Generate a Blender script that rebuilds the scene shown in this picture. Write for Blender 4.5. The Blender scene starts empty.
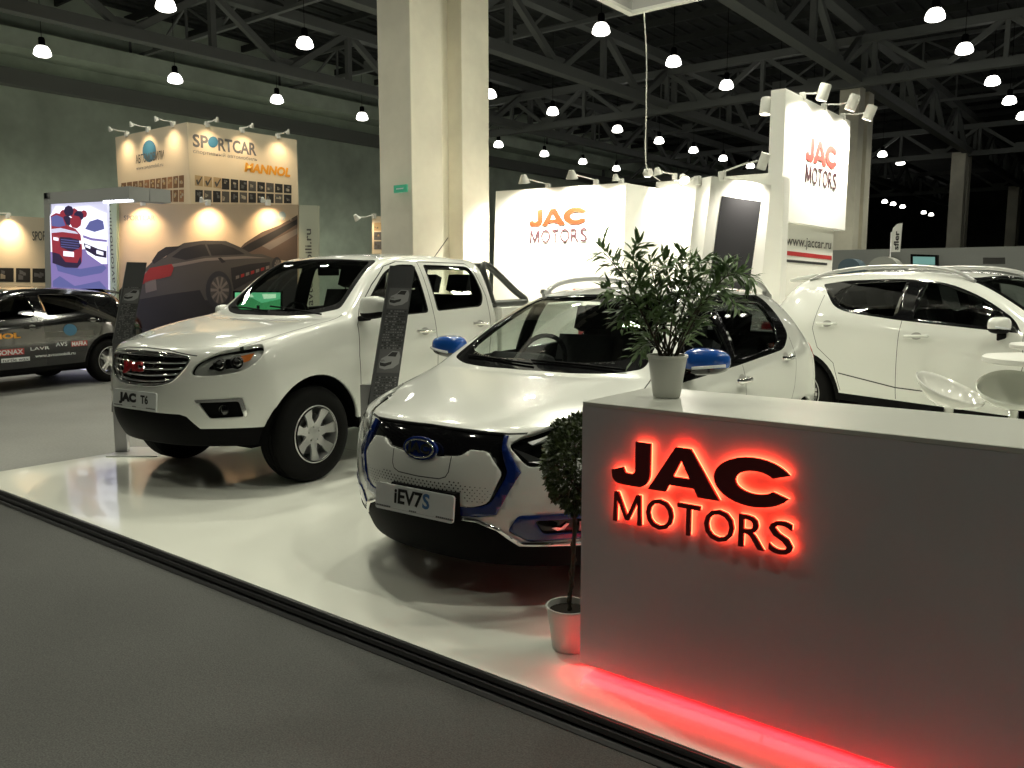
import bpy, bmesh, math, random
from mathutils import Vector, Matrix
from mathutils.bvhtree import BVHTree
random.seed(7)
R = math.radians
S = bpy.context.scene
COL = S.collection
# ---------------------------------------------------------------- camera
CAMH = 1.56
FPX = 830.0
PITCH = math.atan(104 / 830.0)
YAW = R(38)
cam_d = bpy.data.cameras.new('camera')
cam = bpy.data.objects.new('camera', cam_d)
COL.objects.link(cam)
cam.location = (0, 0, CAMH)
cam.rotation_euler = (math.pi / 2 - PITCH, 0, YAW)
cam_d.sensor_width = 36
cam_d.lens = FPX * 36 / 1024
cam_d.clip_end = 400
S.camera = cam
S.view_settings.view_transform = 'Standard'
S.view_settings.look = 'None'
S.view_settings.gamma = 1
S.view_settings.exposure = 0.0
S.view_settings.use_curve_mapping = False
W = bpy.data.worlds.new('world')
S.world = W
W.use_nodes = True
W.node_tree.nodes['Background'].inputs[0].default_value = (0.55, 0.62, 0.58, 1)
W.node_tree.nodes['Background'].inputs[1].default_value = 0.06
# pixel helpers (1024x768 frame) used only to read off real positions
CR = Vector((math.cos(YAW), math.sin(YAW), 0))
CF = Vector((-math.sin(YAW), math.cos(YAW), 0))
def wp(lat, fwd, z=0.0):
    v = CR * lat + CF * fwd
    return Vector((v.x, v.y, z))
def ray(px, py):
    a = px - 512.0; b = 384.0 - py
    up = b * math.cos(PITCH) - FPX * math.sin(PITCH)
    fw = FPX * math.cos(PITCH) + b * math.sin(PITCH)
    return CR * a + CF * fw + Vector((0, 0, up))
O = Vector((0, 0, CAMH))
def at_z(px, py, z):
    d = ray(px, py); return O + d * ((z - CAMH) / d.z)
def at_f(px, py, f):
    d = ray(px, py); return O + d * (f / d.dot(CF))
def at_plane(px, py, p, n):
    d = ray(px, py); n = Vector(n); return O + d * ((Vector(p) - O).dot(n) / d.dot(n))

# ---------------------------------------------------------------- lamps of the hall (light data; fixtures are built further down)
def lamp(kind, name, loc, power, color=(1, .95, .85), size=.4, target=None, spot=None, blend=.5, sy=None):
    d = bpy.data.lights.new(name, kind)
    d.energy = power; d.color = color
    if kind == 'AREA':
        d.size = size
        if sy: d.shape = 'RECTANGLE'; d.size_y = sy
    else:
        d.shadow_soft_size = size
    if kind == 'SPOT':
        d.spot_size = R(spot or 90); d.spot_blend = blend
    o = bpy.data.objects.new(name, d); COL.objects.link(o)
    o.location = loc
    if target is not None:
        o.rotation_euler = (Vector(target) - Vector(loc)).to_track_quat('-Z', 'Y').to_euler()
    return o
# ---------------------------------------------------------------- the hall's grid of high-bay lamps (light sources; fixtures are in the hall section; the row behind the camera is added fill)
LX = [-31.4, -23.35, -14.7, -6.05, 2.4]
LY = [-1.0, 4.0, 8.8, 13.65, 18.6, 23.4, 28.35, 33.0, 38.9, 43.5, 47.9, 52.25, 56.8]
LZ = 9.5
HALL_W = 800.0
for _x in LX:
    for _y in LY:
        if _y > 40 or (_x < -20 and _y > 34): continue
        e = HALL_W * (.35 if _y < 0 else 1)  # row behind the camera: dim unseen fill added for the counter front
        lamp('SPOT', 'high_bay_and_fill_light', (_x, _y, LZ - .30), e, (1, .985, .79), .22, target=(_x, _y, 0), spot=150, blend=1)
RING = [(-7.4, 9.2), (-7.4, 6.0), (-4.6, 5.2), (-1.4, 5.2), (-.6, 9.0), (-4.2, 12.7), (2.6, 6.2)]  # unseen spots, added above the stage to darken the cars' shadows
RING_Z = 5.85
for _x, _y in RING:
    lamp('SPOT', 'ring_spot_light', (_x, _y, RING_Z), 80 if _y < 8 and _x > -7 else (180 if _x > -1 else 340), (1, .985, .79), .10, target=(_x * .75 - .9, _y * .7 + 1.6, 0), spot=115, blend=1)
# ---------------------------------------------------------------- materials
MATS = {}
def mat(name, color=(.8, .8, .8), rough=.5, metal=0, coat=0, emit=None, es=0, trans=0, ior=1.45, alpha=1, spec=.5, noise=None):
    if name in MATS: return MATS[name]
    m = bpy.data.materials.new(name); m.use_nodes = True
    nt = m.node_tree; b = nt.nodes['Principled BSDF']
    b.inputs['Base Color'].default_value = (*color, 1)
    b.inputs['Roughness'].default_value = rough
    b.inputs['Metallic'].default_value = metal
    b.inputs['Coat Weight'].default_value = coat
    b.inputs['Coat Roughness'].default_value = .03
    b.inputs['Specular IOR Level'].default_value = spec
    b.inputs['IOR'].default_value = ior
    b.inputs['Transmission Weight'].default_value = trans
    b.inputs['Alpha'].default_value = alpha
    if emit:
        b.inputs['Emission Color'].default_value = (*emit, 1)
        b.inputs['Emission Strength'].default_value = es
    if noise:
        sc, amt, c2 = noise
        t = nt.nodes.new('ShaderNodeTexNoise'); t.inputs['Scale'].default_value = sc; t.inputs['Detail'].default_value = 6
        tc = nt.nodes.new('ShaderNodeTexCoord'); nt.links.new(tc.outputs['Object'], t.inputs['Vector'])
        rp = nt.nodes.new('ShaderNodeMapRange'); rp.inputs[1].default_value = .35; rp.inputs[2].default_value = .65
        rp.inputs[4].default_value = amt
        nt.links.new(t.outputs['Fac'], rp.inputs[0])
        mx = nt.nodes.new('ShaderNodeMix'); mx.data_type = 'RGBA'
        mx.inputs[6].default_value = (*color, 1); mx.inputs[7].default_value = (*c2, 1)
        nt.links.new(rp.outputs[0], mx.inputs[0]); nt.links.new(mx.outputs[2], b.inputs['Base Color'])
    MATS[name] = m
    return m
def glass_mat(name, tint, refl=1.0, rough=0.0):
    m = bpy.data.materials.new(name); m.use_nodes = True
    nt = m.node_tree; nt.nodes.clear()
    o = nt.nodes.new('ShaderNodeOutputMaterial'); mx = nt.nodes.new('ShaderNodeMixShader')
    t = nt.nodes.new('ShaderNodeBsdfTransparent'); g = nt.nodes.new('ShaderNodeBsdfGlossy'); f = nt.nodes.new('ShaderNodeFresnel')
    t.inputs[0].default_value = (*tint, 1); g.inputs['Roughness'].default_value = rough
    g.inputs[0].default_value = (refl, refl, refl, 1)
    # one sheet seen from either face: keep the same index of refraction on the back face
    ge = nt.nodes.new('ShaderNodeNewGeometry'); mr = nt.nodes.new('ShaderNodeMapRange')
    mr.inputs[3].default_value = 1.5; mr.inputs[4].default_value = 1 / 1.5
    nt.links.new(ge.outputs['Backfacing'], mr.inputs[0]); nt.links.new(mr.outputs[0], f.inputs[0])
    nt.links.new(f.outputs[0], mx.inputs[0]); nt.links.new(t.outputs[0], mx.inputs[1]); nt.links.new(g.outputs[0], mx.inputs[2])
    nt.links.new(mx.outputs[0], o.inputs[0])
    MATS[name] = m
    return m
M_white = mat('white_paint', (.80, .81, .77), .25, coat=1.0)
M_black = mat('black_plastic', (.004, .004, .0045), .6, spec=.08)
M_gloss = mat('gloss_black', (.006, .006, .007), .08, coat=1)
M_seam = mat('seam_dark', (.03, .03, .03), .8)
M_lining = mat('cabin_lining', (.02, .02, .02), .9)
M_chrome = mat('chrome', (.85, .85, .85), .08, metal=1)
M_alloy = mat('alloy_wheel', (.62, .62, .62), .28, metal=.8)
M_silver = mat('silver_trim', (.55, .55, .55), .35, metal=.7)
M_rubber = mat('tyre_rubber', (.006, .006, .006), .7, spec=.12)
M_blue = mat('blue_paint', (.006, .022, .15), .22, coat=1)
M_bluebr = mat('bright_blue_paint', (.012, .09, .42), .2, coat=1)
M_red = mat('red_plastic', (.35, .01, .015), .3, coat=.5)
M_amber = mat('amber_plastic', (.6, .16, .02), .3, coat=.5)
M_glass = glass_mat('tinted_glass', (.86, .91, .88))
M_dglass = glass_mat('dark_glass', (.10, .11, .11))
M_lens = glass_mat('lamp_lens', (.92, .93, .93))
M_plate = mat('plate_white', (.72, .74, .74), .4)
M_seat = mat('seat_fabric', (.02, .02, .022), .8)
M_ivory = mat('satin_white', (.78, .78, .74), .45)
M_mirror = mat('mirror_glass', (.8, .8, .8), .02, metal=1)

# ---------------------------------------------------------------- object helpers
def link(o, parent=None):
    COL.objects.link(o)
    if parent is not None: o.parent = parent
    return o
def me_obj(name, me, m=None, parent=None, smooth=False):
    if m is not None:
        for k in (m if isinstance(m, (list, tuple)) else [m]): me.materials.append(k)
    if smooth:
        me.polygons.foreach_set('use_smooth', [True] * len(me.polygons))
    return link(bpy.data.objects.new(name, me), parent)
def bm_obj(name, bm, m=None, parent=None, smooth=False, sharp=None):
    me = bpy.data.meshes.new(name); bm.normal_update(); bm.to_mesh(me); bm.free()
    o = me_obj(name, me, m, parent, smooth)
    if sharp is not None: me.set_sharp_from_angle(angle=R(sharp))
    return o
def pd_obj(name, verts, faces, m=None, parent=None, smooth=False, sharp=None):
    me = bpy.data.meshes.new(name); me.from_pydata([tuple(v) for v in verts], [], faces); me.update()
    o = me_obj(name, me, m, parent, smooth)
    if sharp is not None: me.set_sharp_from_angle(angle=R(sharp))
    return o
def tag(o, label=None, cat=None, group=None, kind=None):
    if label: o['label'] = label
    if cat: o['category'] = cat
    if group: o['group'] = group
    if kind: o['kind'] = kind
    return o
def empty(name, loc, rz=0, label=None, cat=None, group=None):
    o = bpy.data.objects.new(name, None); COL.objects.link(o)
    o.location = loc; o.rotation_euler = (0, 0, rz); o.empty_display_size = .1
    return tag(o, label, cat, group)
def mod_bevel(o, w, seg=2, ang=30):
    b = o.modifiers.new('bevel', 'BEVEL'); b.width = w; b.segments = seg; b.limit_method = 'ANGLE'; b.angle_limit = R(ang)
    return o
def copy_tree(o, parent=None):
    c = o.copy(); COL.objects.link(c)
    if parent is not None: c.parent = parent
    for ch in list(o.children): copy_tree(ch, c)
    return c
def b_box(bm, lo, hi, mi=0, mtx=None):
    x0, y0, z0 = lo; x1, y1, z1 = hi
    v = [bm.verts.new(p) for p in ((x0,y0,z0),(x1,y0,z0),(x1,y1,z0),(x0,y1,z0),(x0,y0,z1),(x1,y0,z1),(x1,y1,z1),(x0,y1,z1))]
    fs = [bm.faces.new([v[i] for i in q]) for q in ((0,3,2,1),(4,5,6,7),(0,1,5,4),(1,2,6,5),(2,3,7,6),(3,0,4,7))]
    for f in fs: f.material_index = mi
    if mtx is not None: bmesh.ops.transform(bm, matrix=mtx, verts=v)
    return v
def box(name, lo, hi, m, parent=None, bevel=0):
    bm = bmesh.new(); b_box(bm, lo, hi); o = bm_obj(name, bm, m, parent)
    if bevel: mod_bevel(o, bevel)
    return o
def b_bar(bm, p, q, w, h=None, up=(0, 0, 1), mi=0):
    p = Vector(p); q = Vector(q); d = (q - p); L = d.length; d.normalize()
    u = Vector(up)
    if abs(d.dot(u)) > .98: u = Vector((1, 0, 0))
    s = d.cross(u).normalized(); u = s.cross(d).normalized(); h = h or w
    vs = []
    for e in (p, q):
        for a, b in ((-1,-1),(1,-1),(1,1),(-1,1)): vs.append(bm.verts.new(e + s * a * w / 2 + u * b * h / 2))
    for f in ((3,2,1,0),(4,5,6,7),(0,1,5,4),(1,2,6,5),(2,3,7,6),(3,0,4,7)):
        bm.faces.new([vs[i] for i in f]).material_index = mi
    return vs
def b_tube(bm, pts, r, seg=10, cap=True, mi=0):
    pts = [Vector(p) for p in pts]; n = len(pts)
    rs = r if isinstance(r, (list, tuple)) else [r] * n
    rings = []; prev = None
    for i, p in enumerate(pts):
        t = (pts[min(i+1, n-1)] - pts[max(i-1, 0)]).normalized()
        if prev is None:
            a = Vector((0, 0, 1)) if abs(t.z) < .9 else Vector((1, 0, 0))
            s = t.cross(a).normalized()
        else:
            s = (prev - t * prev.dot(t)).normalized()
        prev = s; u = s.cross(t)
        rings.append([bm.verts.new(p + (s * math.cos(k*2*math.pi/seg) + u * math.sin(k*2*math.pi/seg)) * rs[i]) for k in range(seg)])
    for a, b in zip(rings, rings[1:]):
        for k in range(seg):
            f = bm.faces.new((a[k], b[k], b[(k+1) % seg], a[(k+1) % seg])); f.smooth = True; f.material_index = mi
    if cap:
        bm.faces.new(list(rings[0])).material_index = mi; bm.faces.new(rings[-1][::-1]).material_index = mi
    return rings
def b_lathe(bm, prof, seg=32, axis='z', mi=0, c=(0, 0, 0), smooth=True):
    rings = []
    for (r, h) in prof:
        ring = []
        for k in range(seg):
            a = 2 * math.pi * k / seg
            x, y = r * math.cos(a), r * math.sin(a)
            p = (x, y, h) if axis == 'z' else ((x, h, y) if axis == 'y' else (h, x, y))
            ring.append(bm.verts.new(Vector(p) + Vector(c)))
        rings.append(ring)
    for a, b in zip(rings, rings[1:]):
        for k in range(seg):
            f = bm.faces.new((a[k], a[(k+1) % seg], b[(k+1) % seg], b[k])); f.smooth = smooth; f.material_index = mi
    return rings
def b_prism(bm, poly, h0, h1, mtx=None, mi=0):
    """poly in local xy, extruded along z from h0 to h1"""
    a = [bm.verts.new((x, y, h0)) for x, y in poly]; b = [bm.verts.new((x, y, h1)) for x, y in poly]
    n = len(poly)
    fs = [bm.faces.new(a[::-1]), bm.faces.new(b)]
    for i in range(n): fs.append(bm.faces.new((a[i], a[(i+1) % n], b[(i+1) % n], b[i])))
    for f in fs: f.material_index = mi
    if mtx is not None: bmesh.ops.transform(bm, matrix=mtx, verts=a + b)
    return fs
def rpoly(pts, r, n=4):
    """round the corners of a polygon; r number or list"""
    out = []; N = len(pts)
    for i in range(N):
        p = Vector(pts[i]).to_2d(); a = Vector(pts[i-1]).to_2d(); b = Vector(pts[(i+1) % N]).to_2d()
        rr = r[i] if isinstance(r, (list, tuple)) else r
        if rr <= 0: out.append((p.x, p.y)); continue
        da = (a - p); db = (b - p); t = min(rr, da.length * .48, db.length * .48)
        s = p + da.normalized() * t; e = p + db.normalized() * t
        for k in range(n + 1):
            w = k / n
            q = s * (1-w) ** 2 + p * 2 * w * (1-w) + e * w * w
            out.append((q.x, q.y))
    return out
def cr_curve(pts, n=6, closed=False):
    P = [Vector(p) for p in pts]; N = len(P); out = []
    rng = range(N) if closed else range(N - 1)
    for i in rng:
        if closed: a, b, c, d = P[i-1], P[i], P[(i+1) % N], P[(i+2) % N]
        else: a, b, c, d = P[max(i-1, 0)], P[i], P[i+1], P[min(i+2, N-1)]
        for k in range(n):
            t = k / n
            out.append(.5 * ((2*b) + (c-a)*t + (2*a-5*b+4*c-d)*t*t + (3*b-a-3*c+d)*t**3))
    if not closed: out.append(P[-1])
    return out
def text_mesh(s, size=1.0, depth=0.0, align='CENTER', bold=0.0, xs=1.0, shear=0.0, spacing=1.0):
    c = bpy.data.curves.new('t', 'FONT'); c.body = s; c.size = size; c.extrude = depth; c.offset = bold
    c.align_x = align; c.align_y = 'CENTER'; c.shear = shear; c.space_character = spacing; c.resolution_u = 3
    o = bpy.data.objects.new('t', c); COL.objects.link(o)
    dg = bpy.context.evaluated_depsgraph_get(); dg.update()
    me = bpy.data.meshes.new_from_object(o.evaluated_get(dg))
    bpy.data.objects.remove(o); bpy.data.curves.remove(c)
    if xs != 1: me.transform(Matrix.Diagonal((xs, 1, 1, 1)))
    me.materials.clear()
    return me
def frame_mtx(p, xdir, ydir):
    """matrix mapping local x->xdir, y->ydir, z->normal, origin p"""
    x = Vector(xdir).normalized(); y = Vector(ydir); y = (y - x * y.dot(x)).normalized(); z = x.cross(y)
    m = Matrix((x, y, z)).transposed().to_4x4(); m.translation = Vector(p)
    return m
def text_obj(name, s, size, m, mtx, parent=None, **k):
    me = text_mesh(s, size, **k); me.name = name; me.transform(mtx)
    return me_obj(name, me, m, parent)
# ---------------------------------------------------------------- car body surface
def subdiv_eval(verts, faces, lv):
    me = bpy.data.meshes.new('c'); me.from_pydata(verts, [], faces); me.update()
    o = bpy.data.objects.new('c', me); COL.objects.link(o)
    s = o.modifiers.new('s', 'SUBSURF'); s.levels = lv; s.render_levels = lv; s.boundary_smooth = 'PRESERVE_CORNERS'; s.use_limit_surface = True
    dg = bpy.context.evaluated_depsgraph_get(); dg.update()
    out = bpy.data.meshes.new_from_object(o.evaluated_get(dg))
    bpy.data.objects.remove(o); bpy.data.meshes.remove(me)
    return out
def car_surface(st, front, rear, NJ=4, lv=3, fix=.8, fp=2.6, rp=3.0):
    """st: list of stations dict(u=.., rows=[(y,z) or (y,z,du)], c=(uc,zc)); front/rear: list of (uc,zc) per row.
    returns bmesh of the half y>=0, coordinates (-u, y, z)"""
    idx = {}; V = []; F = []
    def vid(p):
        key = (round(p[0], 5), round(p[1], 5), round(p[2], 5))
        if key not in idx: idx[key] = len(V); V.append([-p[0], p[1], p[2]])
        return idx[key]
    nx = len(st); nk = len(st[0]['rows'])
    def srow(i, k):
        r = st[i]['rows'][k]; return (st[i]['u'] + (r[2] if len(r) > 2 else 0), r[0], r[1])
    for sgn in (1, -1):
        S_ = [[srow(i, k) for k in range(nk)] for i in range(nx)]
        sd = [[vid((p[0], sgn * p[1], p[2])) for p in col] for col in S_]
        def strip(edge, c, p):
            out = []
            for j in range(NJ + 1):
                r = 1 - j / NJ
                w = r ** p
                y = edge[1] * r
                out.append(vid((c[0] + (edge[0] - c[0]) * w, sgn * y if r > 0 else 0.0, c[1] + (edge[2] - c[1]) * r ** 2)))
            return out
        T = [strip(S_[i][-1], st[i]['c'], fp if i == 0 else (rp if i == nx - 1 else st[i].get('p', 2.0))) for i in range(nx)]
        Fr = [strip(S_[0][k], front[k], fp) for k in range(nk - 1)] + [T[0]]
        Rr = [strip(S_[-1][k], rear[k], rp) for k in range(nk - 1)] + [T[-1]]
        def quad(a, b, c, d):
            q = (a, b, c, d)
            if len(set(q)) < 3: return
            F.append(q[::-1] if sgn == 1 else q)
        for i in range(nx - 1):
            for k in range(nk - 1): quad(sd[i][k], sd[i][k+1], sd[i+1][k+1], sd[i+1][k])
            for j in range(NJ): quad(T[i][j], T[i][j+1], T[i+1][j+1], T[i+1][j])
        for k in range(nk - 1):
            for j in range(NJ):
                quad(Fr[k][j], Fr[k][j+1], Fr[k+1][j+1], Fr[k+1][j])
                quad(Rr[k][j], Rr[k+1][j], Rr[k+1][j+1], Rr[k][j+1])
    base = [list(v) for v in V]
    for it in range(2):
        me = subdiv_eval(V, F, 1)
        for i in range(len(V)):
            lim = me.vertices[i].co
            for a in range(3): V[i][a] += (base[i][a] - lim[a]) * fix
        bpy.data.meshes.remove(me)
    me = subdiv_eval(V, F, lv)
    bm = bmesh.new(); bm.from_mesh(me); bpy.data.meshes.remove(me)
    bmesh.ops.remove_doubles(bm, verts=bm.verts, dist=1e-5)
    bmesh.ops.bisect_plane(bm, geom=bm.verts[:] + bm.edges[:] + bm.faces[:], dist=1e-5, plane_co=(0, 0, 0), plane_no=(0, -1, 0), clear_outer=True)
    for v in bm.verts:
        if abs(v.co.y) < 1e-4: v.co.y = 0
    bm.normal_update()
    bm.faces.layers.int.new('rg')
    return bm
AX = {'side': (0, 2), 'front': (1, 2), 'top': (0, 1)}
def pip(x, y, poly):
    c = False; j = len(poly) - 1
    for i in range(len(poly)):
        xi, yi = poly[i]; xj, yj = poly[j]
        if (yi > y) != (yj > y) and x < (xj - xi) * (y - yi) / (yj - yi) + xi: c = not c
        j = i
    return c
class Body:
    def __init__(s, bm):
        s.bm = bm; s.rg = bm.faces.layers.int['rg']; s.names = {0: 'body'}
        s.bvh = BVHTree.FromBMesh(bm)
    def cut(s, axis, poly, region, flt=None, only=None, over=None):
        """poly in (u,z) side / (y,z) front / (u,y) top. u grows to the rear"""
        a, b = AX[axis]
        if a == 0: poly = [(-x, y) for x, y in poly]
        if region not in s.names.values(): s.names[len(s.names)] = region
        rid = [k for k, v in s.names.items() if v == region][0]
        if flt is None:
            flt = {'side': lambda c, n: c.y > .25 and abs(n.y) > .12, 'front': lambda c, n: n.x > .08 and c.x > -1.3, 'top': lambda c, n: n.z > .15}[axis]
        only_ids = None
        if only is not None: only_ids = {k for k, v in s.names.items() if v in only}
        bm = s.bm
        x0 = min(p[0] for p in poly); x1 = max(p[0] for p in poly); y0 = min(p[1] for p in poly); y1 = max(p[1] for p in poly)
        def ok(f):
            if only_ids is not None and f[s.rg] not in only_ids: return False
            xs = [v.co[a] for v in f.verts]; ys = [v.co[b] for v in f.verts]
            if max(xs) < x0 - 1e-4 or min(xs) > x1 + 1e-4 or max(ys) < y0 - 1e-4 or min(ys) > y1 + 1e-4: return False
            f.normal_update()
            return flt(f.calc_center_median(), f.normal)
        sub = set(f for f in bm.faces if ok(f))
        N = len(poly)
        for i in range(N):
            p = poly[i]; q = poly[(i+1) % N]
            dx, dy = q[0] - p[0], q[1] - p[1]; L = math.hypot(dx, dy)
            if L < 1e-6: continue
            no = [0, 0, 0]; no[a] = -dy / L; no[b] = dx / L
            co = [0, 0, 0]; co[a] = p[0]; co[b] = p[1]
            mnx, mxx = min(p[0], q[0]) - 1e-4, max(p[0], q[0]) + 1e-4; mny, mxy = min(p[1], q[1]) - 1e-4, max(p[1], q[1]) + 1e-4
            cand = []
            for f in sub:
                if not f.is_valid: continue
                xs = [v.co[a] for v in f.verts]
                if max(xs) < mnx or min(xs) > mxx: continue
                ys = [v.co[b] for v in f.verts]
                if max(ys) < mny or min(ys) > mxy: continue
                d = [(x - p[0]) * no[a] + (y - p[1]) * no[b] for x, y in zip(xs, ys)]
                if max(d) < 1e-6 or min(d) > -1e-6: continue
                cand.append(f)
            if not cand: continue
            geom = set(cand)
            for f in cand: geom.update(f.edges); geom.update(f.verts)
            r = bmesh.ops.bisect_plane(bm, geom=list(geom), dist=1e-6, plane_co=co, plane_no=no)
            sub = {f for f in sub if f.is_valid}
            sub.update(g for g in r['geom'] if isinstance(g, bmesh.types.BMFace))
        for f in sub:
            if not f.is_valid: continue
            f.normal_update(); c = f.calc_center_median()
            if not flt(c, f.normal): continue
            if only_ids is not None and f[s.rg] not in only_ids: continue
            if pip(c[a], c[b], poly): f[s.rg] = rid
    def line(s, axis, pts, w=.006, region='seam', **k):
        """thin strip along a polyline"""
        P = [Vector(p) for p in pts]; l = []; r = []
        for i, p in enumerate(P):
            t = (P[min(i+1, len(P)-1)] - P[max(i-1, 0)]).normalized(); n = Vector((-t.y, t.x)) * w / 2
            l.append(tuple(p + n)); r.append(tuple(p - n))
        s.cut(axis, l + r[::-1], region, **k)
    def extract(s, regions, sides='both', off=0.0, thick=0.0, name='part', mats=None, parent=None, inner=None, mapping=None, smooth=True, center=None):
        """regions -> mesh object. sides: both|left|right"""
        ids = {k: v for k, v in s.names.items() if v in regions}
        vs = []; vm = {}; fs = []; mi = []
        s.bm.verts.index_update()
        for sg in ((1, -1) if sides == 'both' else ((1,) if sides == 'left' else (-1,))):
            for f in s.bm.faces:
                if f[s.rg] not in ids: continue
                q = []
                for v in f.verts:
                    key = (v.index, sg if v.co.y > 1e-5 else 0)
                    if key not in vm:
                        vm[key] = len(vs); vs.append((v.co.x, v.co.y * sg, v.co.z))
                    q.append(vm[key])
                fs.append(q if sg == 1 else q[::-1])
                mi.append(mapping.get(ids[f[s.rg]], 0) if mapping else 0)
        me = bpy.data.meshes.new(name); me.from_pydata(vs, [], fs)
        me.polygons.foreach_set('material_index', mi); me.update()
        if off:
            ns = [v.normal.copy() for v in me.vertices]
            for v, n in zip(me.vertices, ns): v.co += n * off
        o = me_obj(name, me, mats, parent, smooth)
        if center is not None: pass
        if thick:
            m = o.modifiers.new('solid', 'SOLIDIFY'); m.thickness = thick; m.offset = -1; m.use_rim = True
            if inner is not None: m.material_offset = inner; m.material_offset_rim = inner if inner_rim(regions) else 0
        return o
    def drop(s, region):
        ids = {k for k, v in s.names.items() if v == region}
        bmesh.ops.delete(s.bm, geom=[f for f in s.bm.faces if f[s.rg] in ids], context='FACES')
    def hit(s, p, d):
        r = s.bvh.ray_cast(Vector(p), Vector(d)); return r[0], r[1]
    def at_side(s, u, z):
        return s.hit((-u, 3, z), (0, -1, 0))
    def at_front(s, y, z):
        return s.hit((2, y, z), (-1, 0, 0))
    def at_top(s, u, y):
        return s.hit((-u, y, 4), (0, 0, -1))
def inner_rim(r): return False

def wheel(parent, u, side, half, rad, width, rim_r, style, name='wheel', steer=0):
    """wheel with outer face at y=half*side"""
    w = bpy.data.objects.new(name, None)
    bm = bmesh.new()
    W2 = width
    prof = [(rim_r*.93, .012), (rim_r+.006, -.002), (rim_r+.014, .0), (rim_r+.03, .006), (rim_r+(rad-rim_r)*.5, .010), (rad-.035, -.004), (rad-.012, -.020), (rad-.002, -.045)]
    ng = 4
    for g in range(ng):
        y0 = -.05 - g * (W2 - .1) / ng
        prof += [(rad, y0), (rad, y0 - (W2-.1)/ng + .012), (rad-.009, y0 - (W2-.1)/ng + .010), (rad-.009, y0 - (W2-.1)/ng + .003)]
    prof += [(rad, -W2+.05), (rad-.012, -W2+.02), (rad-.04, -W2), (rim_r+.01, -W2+.005), (rim_r*.93, -W2+.01)]
    b_lathe(bm, prof, 56, 'y')
    bmesh.ops.recalc_face_normals(bm, faces=bm.faces)
    t = bm_obj(name, bm, M_rubber, parent, True, 40)
    # rim
    bm = bmesh.new()
    b_lathe(bm, [(rim_r+.004, .002), (rim_r, .006), (rim_r-.012, .004), (rim_r-.02, -.02), (rim_r-.03, -.1), (rim_r-.03, -W2+.02)], 56, 'y')
    sp = style['n']
    for i in range(sp):
        a = 2 * math.pi * i / sp + style.get('rot', 0)
        for (pl, dz, th) in style['spokes']:
            # poly in (radial, tangential)
            vs_o = []; vs_i = []
            for (r, tt) in pl:
                rr = r * rim_r; dish = style.get('dish', -.028) + (.03 * (r) ** 2) + dz
                x = rr * math.cos(a) - tt * rim_r * math.sin(a); z = rr * math.sin(a) + tt * rim_r * math.cos(a)
                vs_o.append(bm.verts.new((x, dish, z))); vs_i.append(bm.verts.new((x, dish - th, z)))
            bm.faces.new(vs_o); bm.faces.new(vs_i[::-1])
            n = len(vs_o)
            for k in range(n): bm.faces.new((vs_o[k], vs_i[k], vs_i[(k+1) % n], vs_o[(k+1) % n]))
    b_lathe(bm, [(0, .004+style.get('dish', -.028)), (.07*rim_r/.2, .002+style.get('dish', -.028)), (.085*rim_r/.2, -.012+style.get('dish', -.028)), (.085*rim_r/.2, -.06)], 24, 'y')
    for i in range(5):
        a = 2*math.pi*i/5 + .3
        b_lathe(bm, [(0, -.014), (.009, -.014), (.009, -.04)], 6, 'y', c=(.055*math.cos(a), style.get('dish', -.028)+.028, .055*math.sin(a)))
    bmesh.ops.recalc_face_normals(bm, faces=bm.faces)
    rm = bm_obj('rim', bm, M_alloy, t, True, 35)
    mod_bevel(rm, .0025, 2)
    bm = bmesh.new()
    b_lathe(bm, [(0, -.075), (rim_r*.72, -.075), (rim_r*.72, -.10), (0, -.10)], 32, 'y')
    bmesh.ops.recalc_face_normals(bm, faces=bm.faces)
    bm_obj('brake_disc', bm, mat('brake_steel', (.16, .16, .16), .5, .6), t, True, 35)
    t.location = (-u, half * side, rad)
    if side < 0: t.rotation_euler = (0, 0, math.pi + steer)
    else: t.rotation_euler = (0, 0, steer)
    return t
def seat(parent, x, y, zb, mt=None, bw=.5, h=.62, z_head=.2, head_w=.26, name='seat'):
    """front seat: cushion, back and headrest. x is local car x (negative)"""
    mt = mt or M_seat
    bm = bmesh.new()
    b_box(bm, (x-.02, y-bw/2, zb-.12), (x+.48, y+bw/2, zb+.04))
    v = b_box(bm, (-.07, -bw/2, 0), (.07, bw/2, h)); bmesh.ops.transform(bm, matrix=Matrix.Translation((x, y, zb)) @ Matrix.Rotation(R(-18), 4, 'Y'), verts=v)
    top = Matrix.Translation((x, y, zb)) @ Matrix.Rotation(R(-18), 4, 'Y')
    for s in (-.06, .06): b_tube(bm, [top @ Vector((0, s, h-.02)), top @ Vector((0, s, h+.1))], .008, 6)
    v = b_box(bm, (-.05, -head_w/2, h+.05), (.05, head_w/2, h+.05+z_head)); bmesh.ops.transform(bm, matrix=top, verts=v)
    o = bm_obj(name, bm, mt, parent); mod_bevel(o, .035, 3)
    return o
def arch_liner(parent, u, side, y_in, y_out, rad, rad_z, mt=None):
    bm = bmesh.new()
    pr = []
    n = 24
    for k in range(n + 1):
        a = math.pi * (-.01 + 1.02 * k / n)
        pr.append((-u + rad*math.cos(a), rad_z + rad*math.sin(a)))
    a_ = [bm.verts.new((x, side*y_out, z)) for x, z in pr]; b_ = [bm.verts.new((x, side*y_in, z)) for x, z in pr]
    for k in range(n): bm.faces.new((a_[k], a_[k+1], b_[k+1], b_[k]))
    bm.faces.new(b_)
    return bm_obj('arch_liner', bm, M_black, parent, True, 40)
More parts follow.
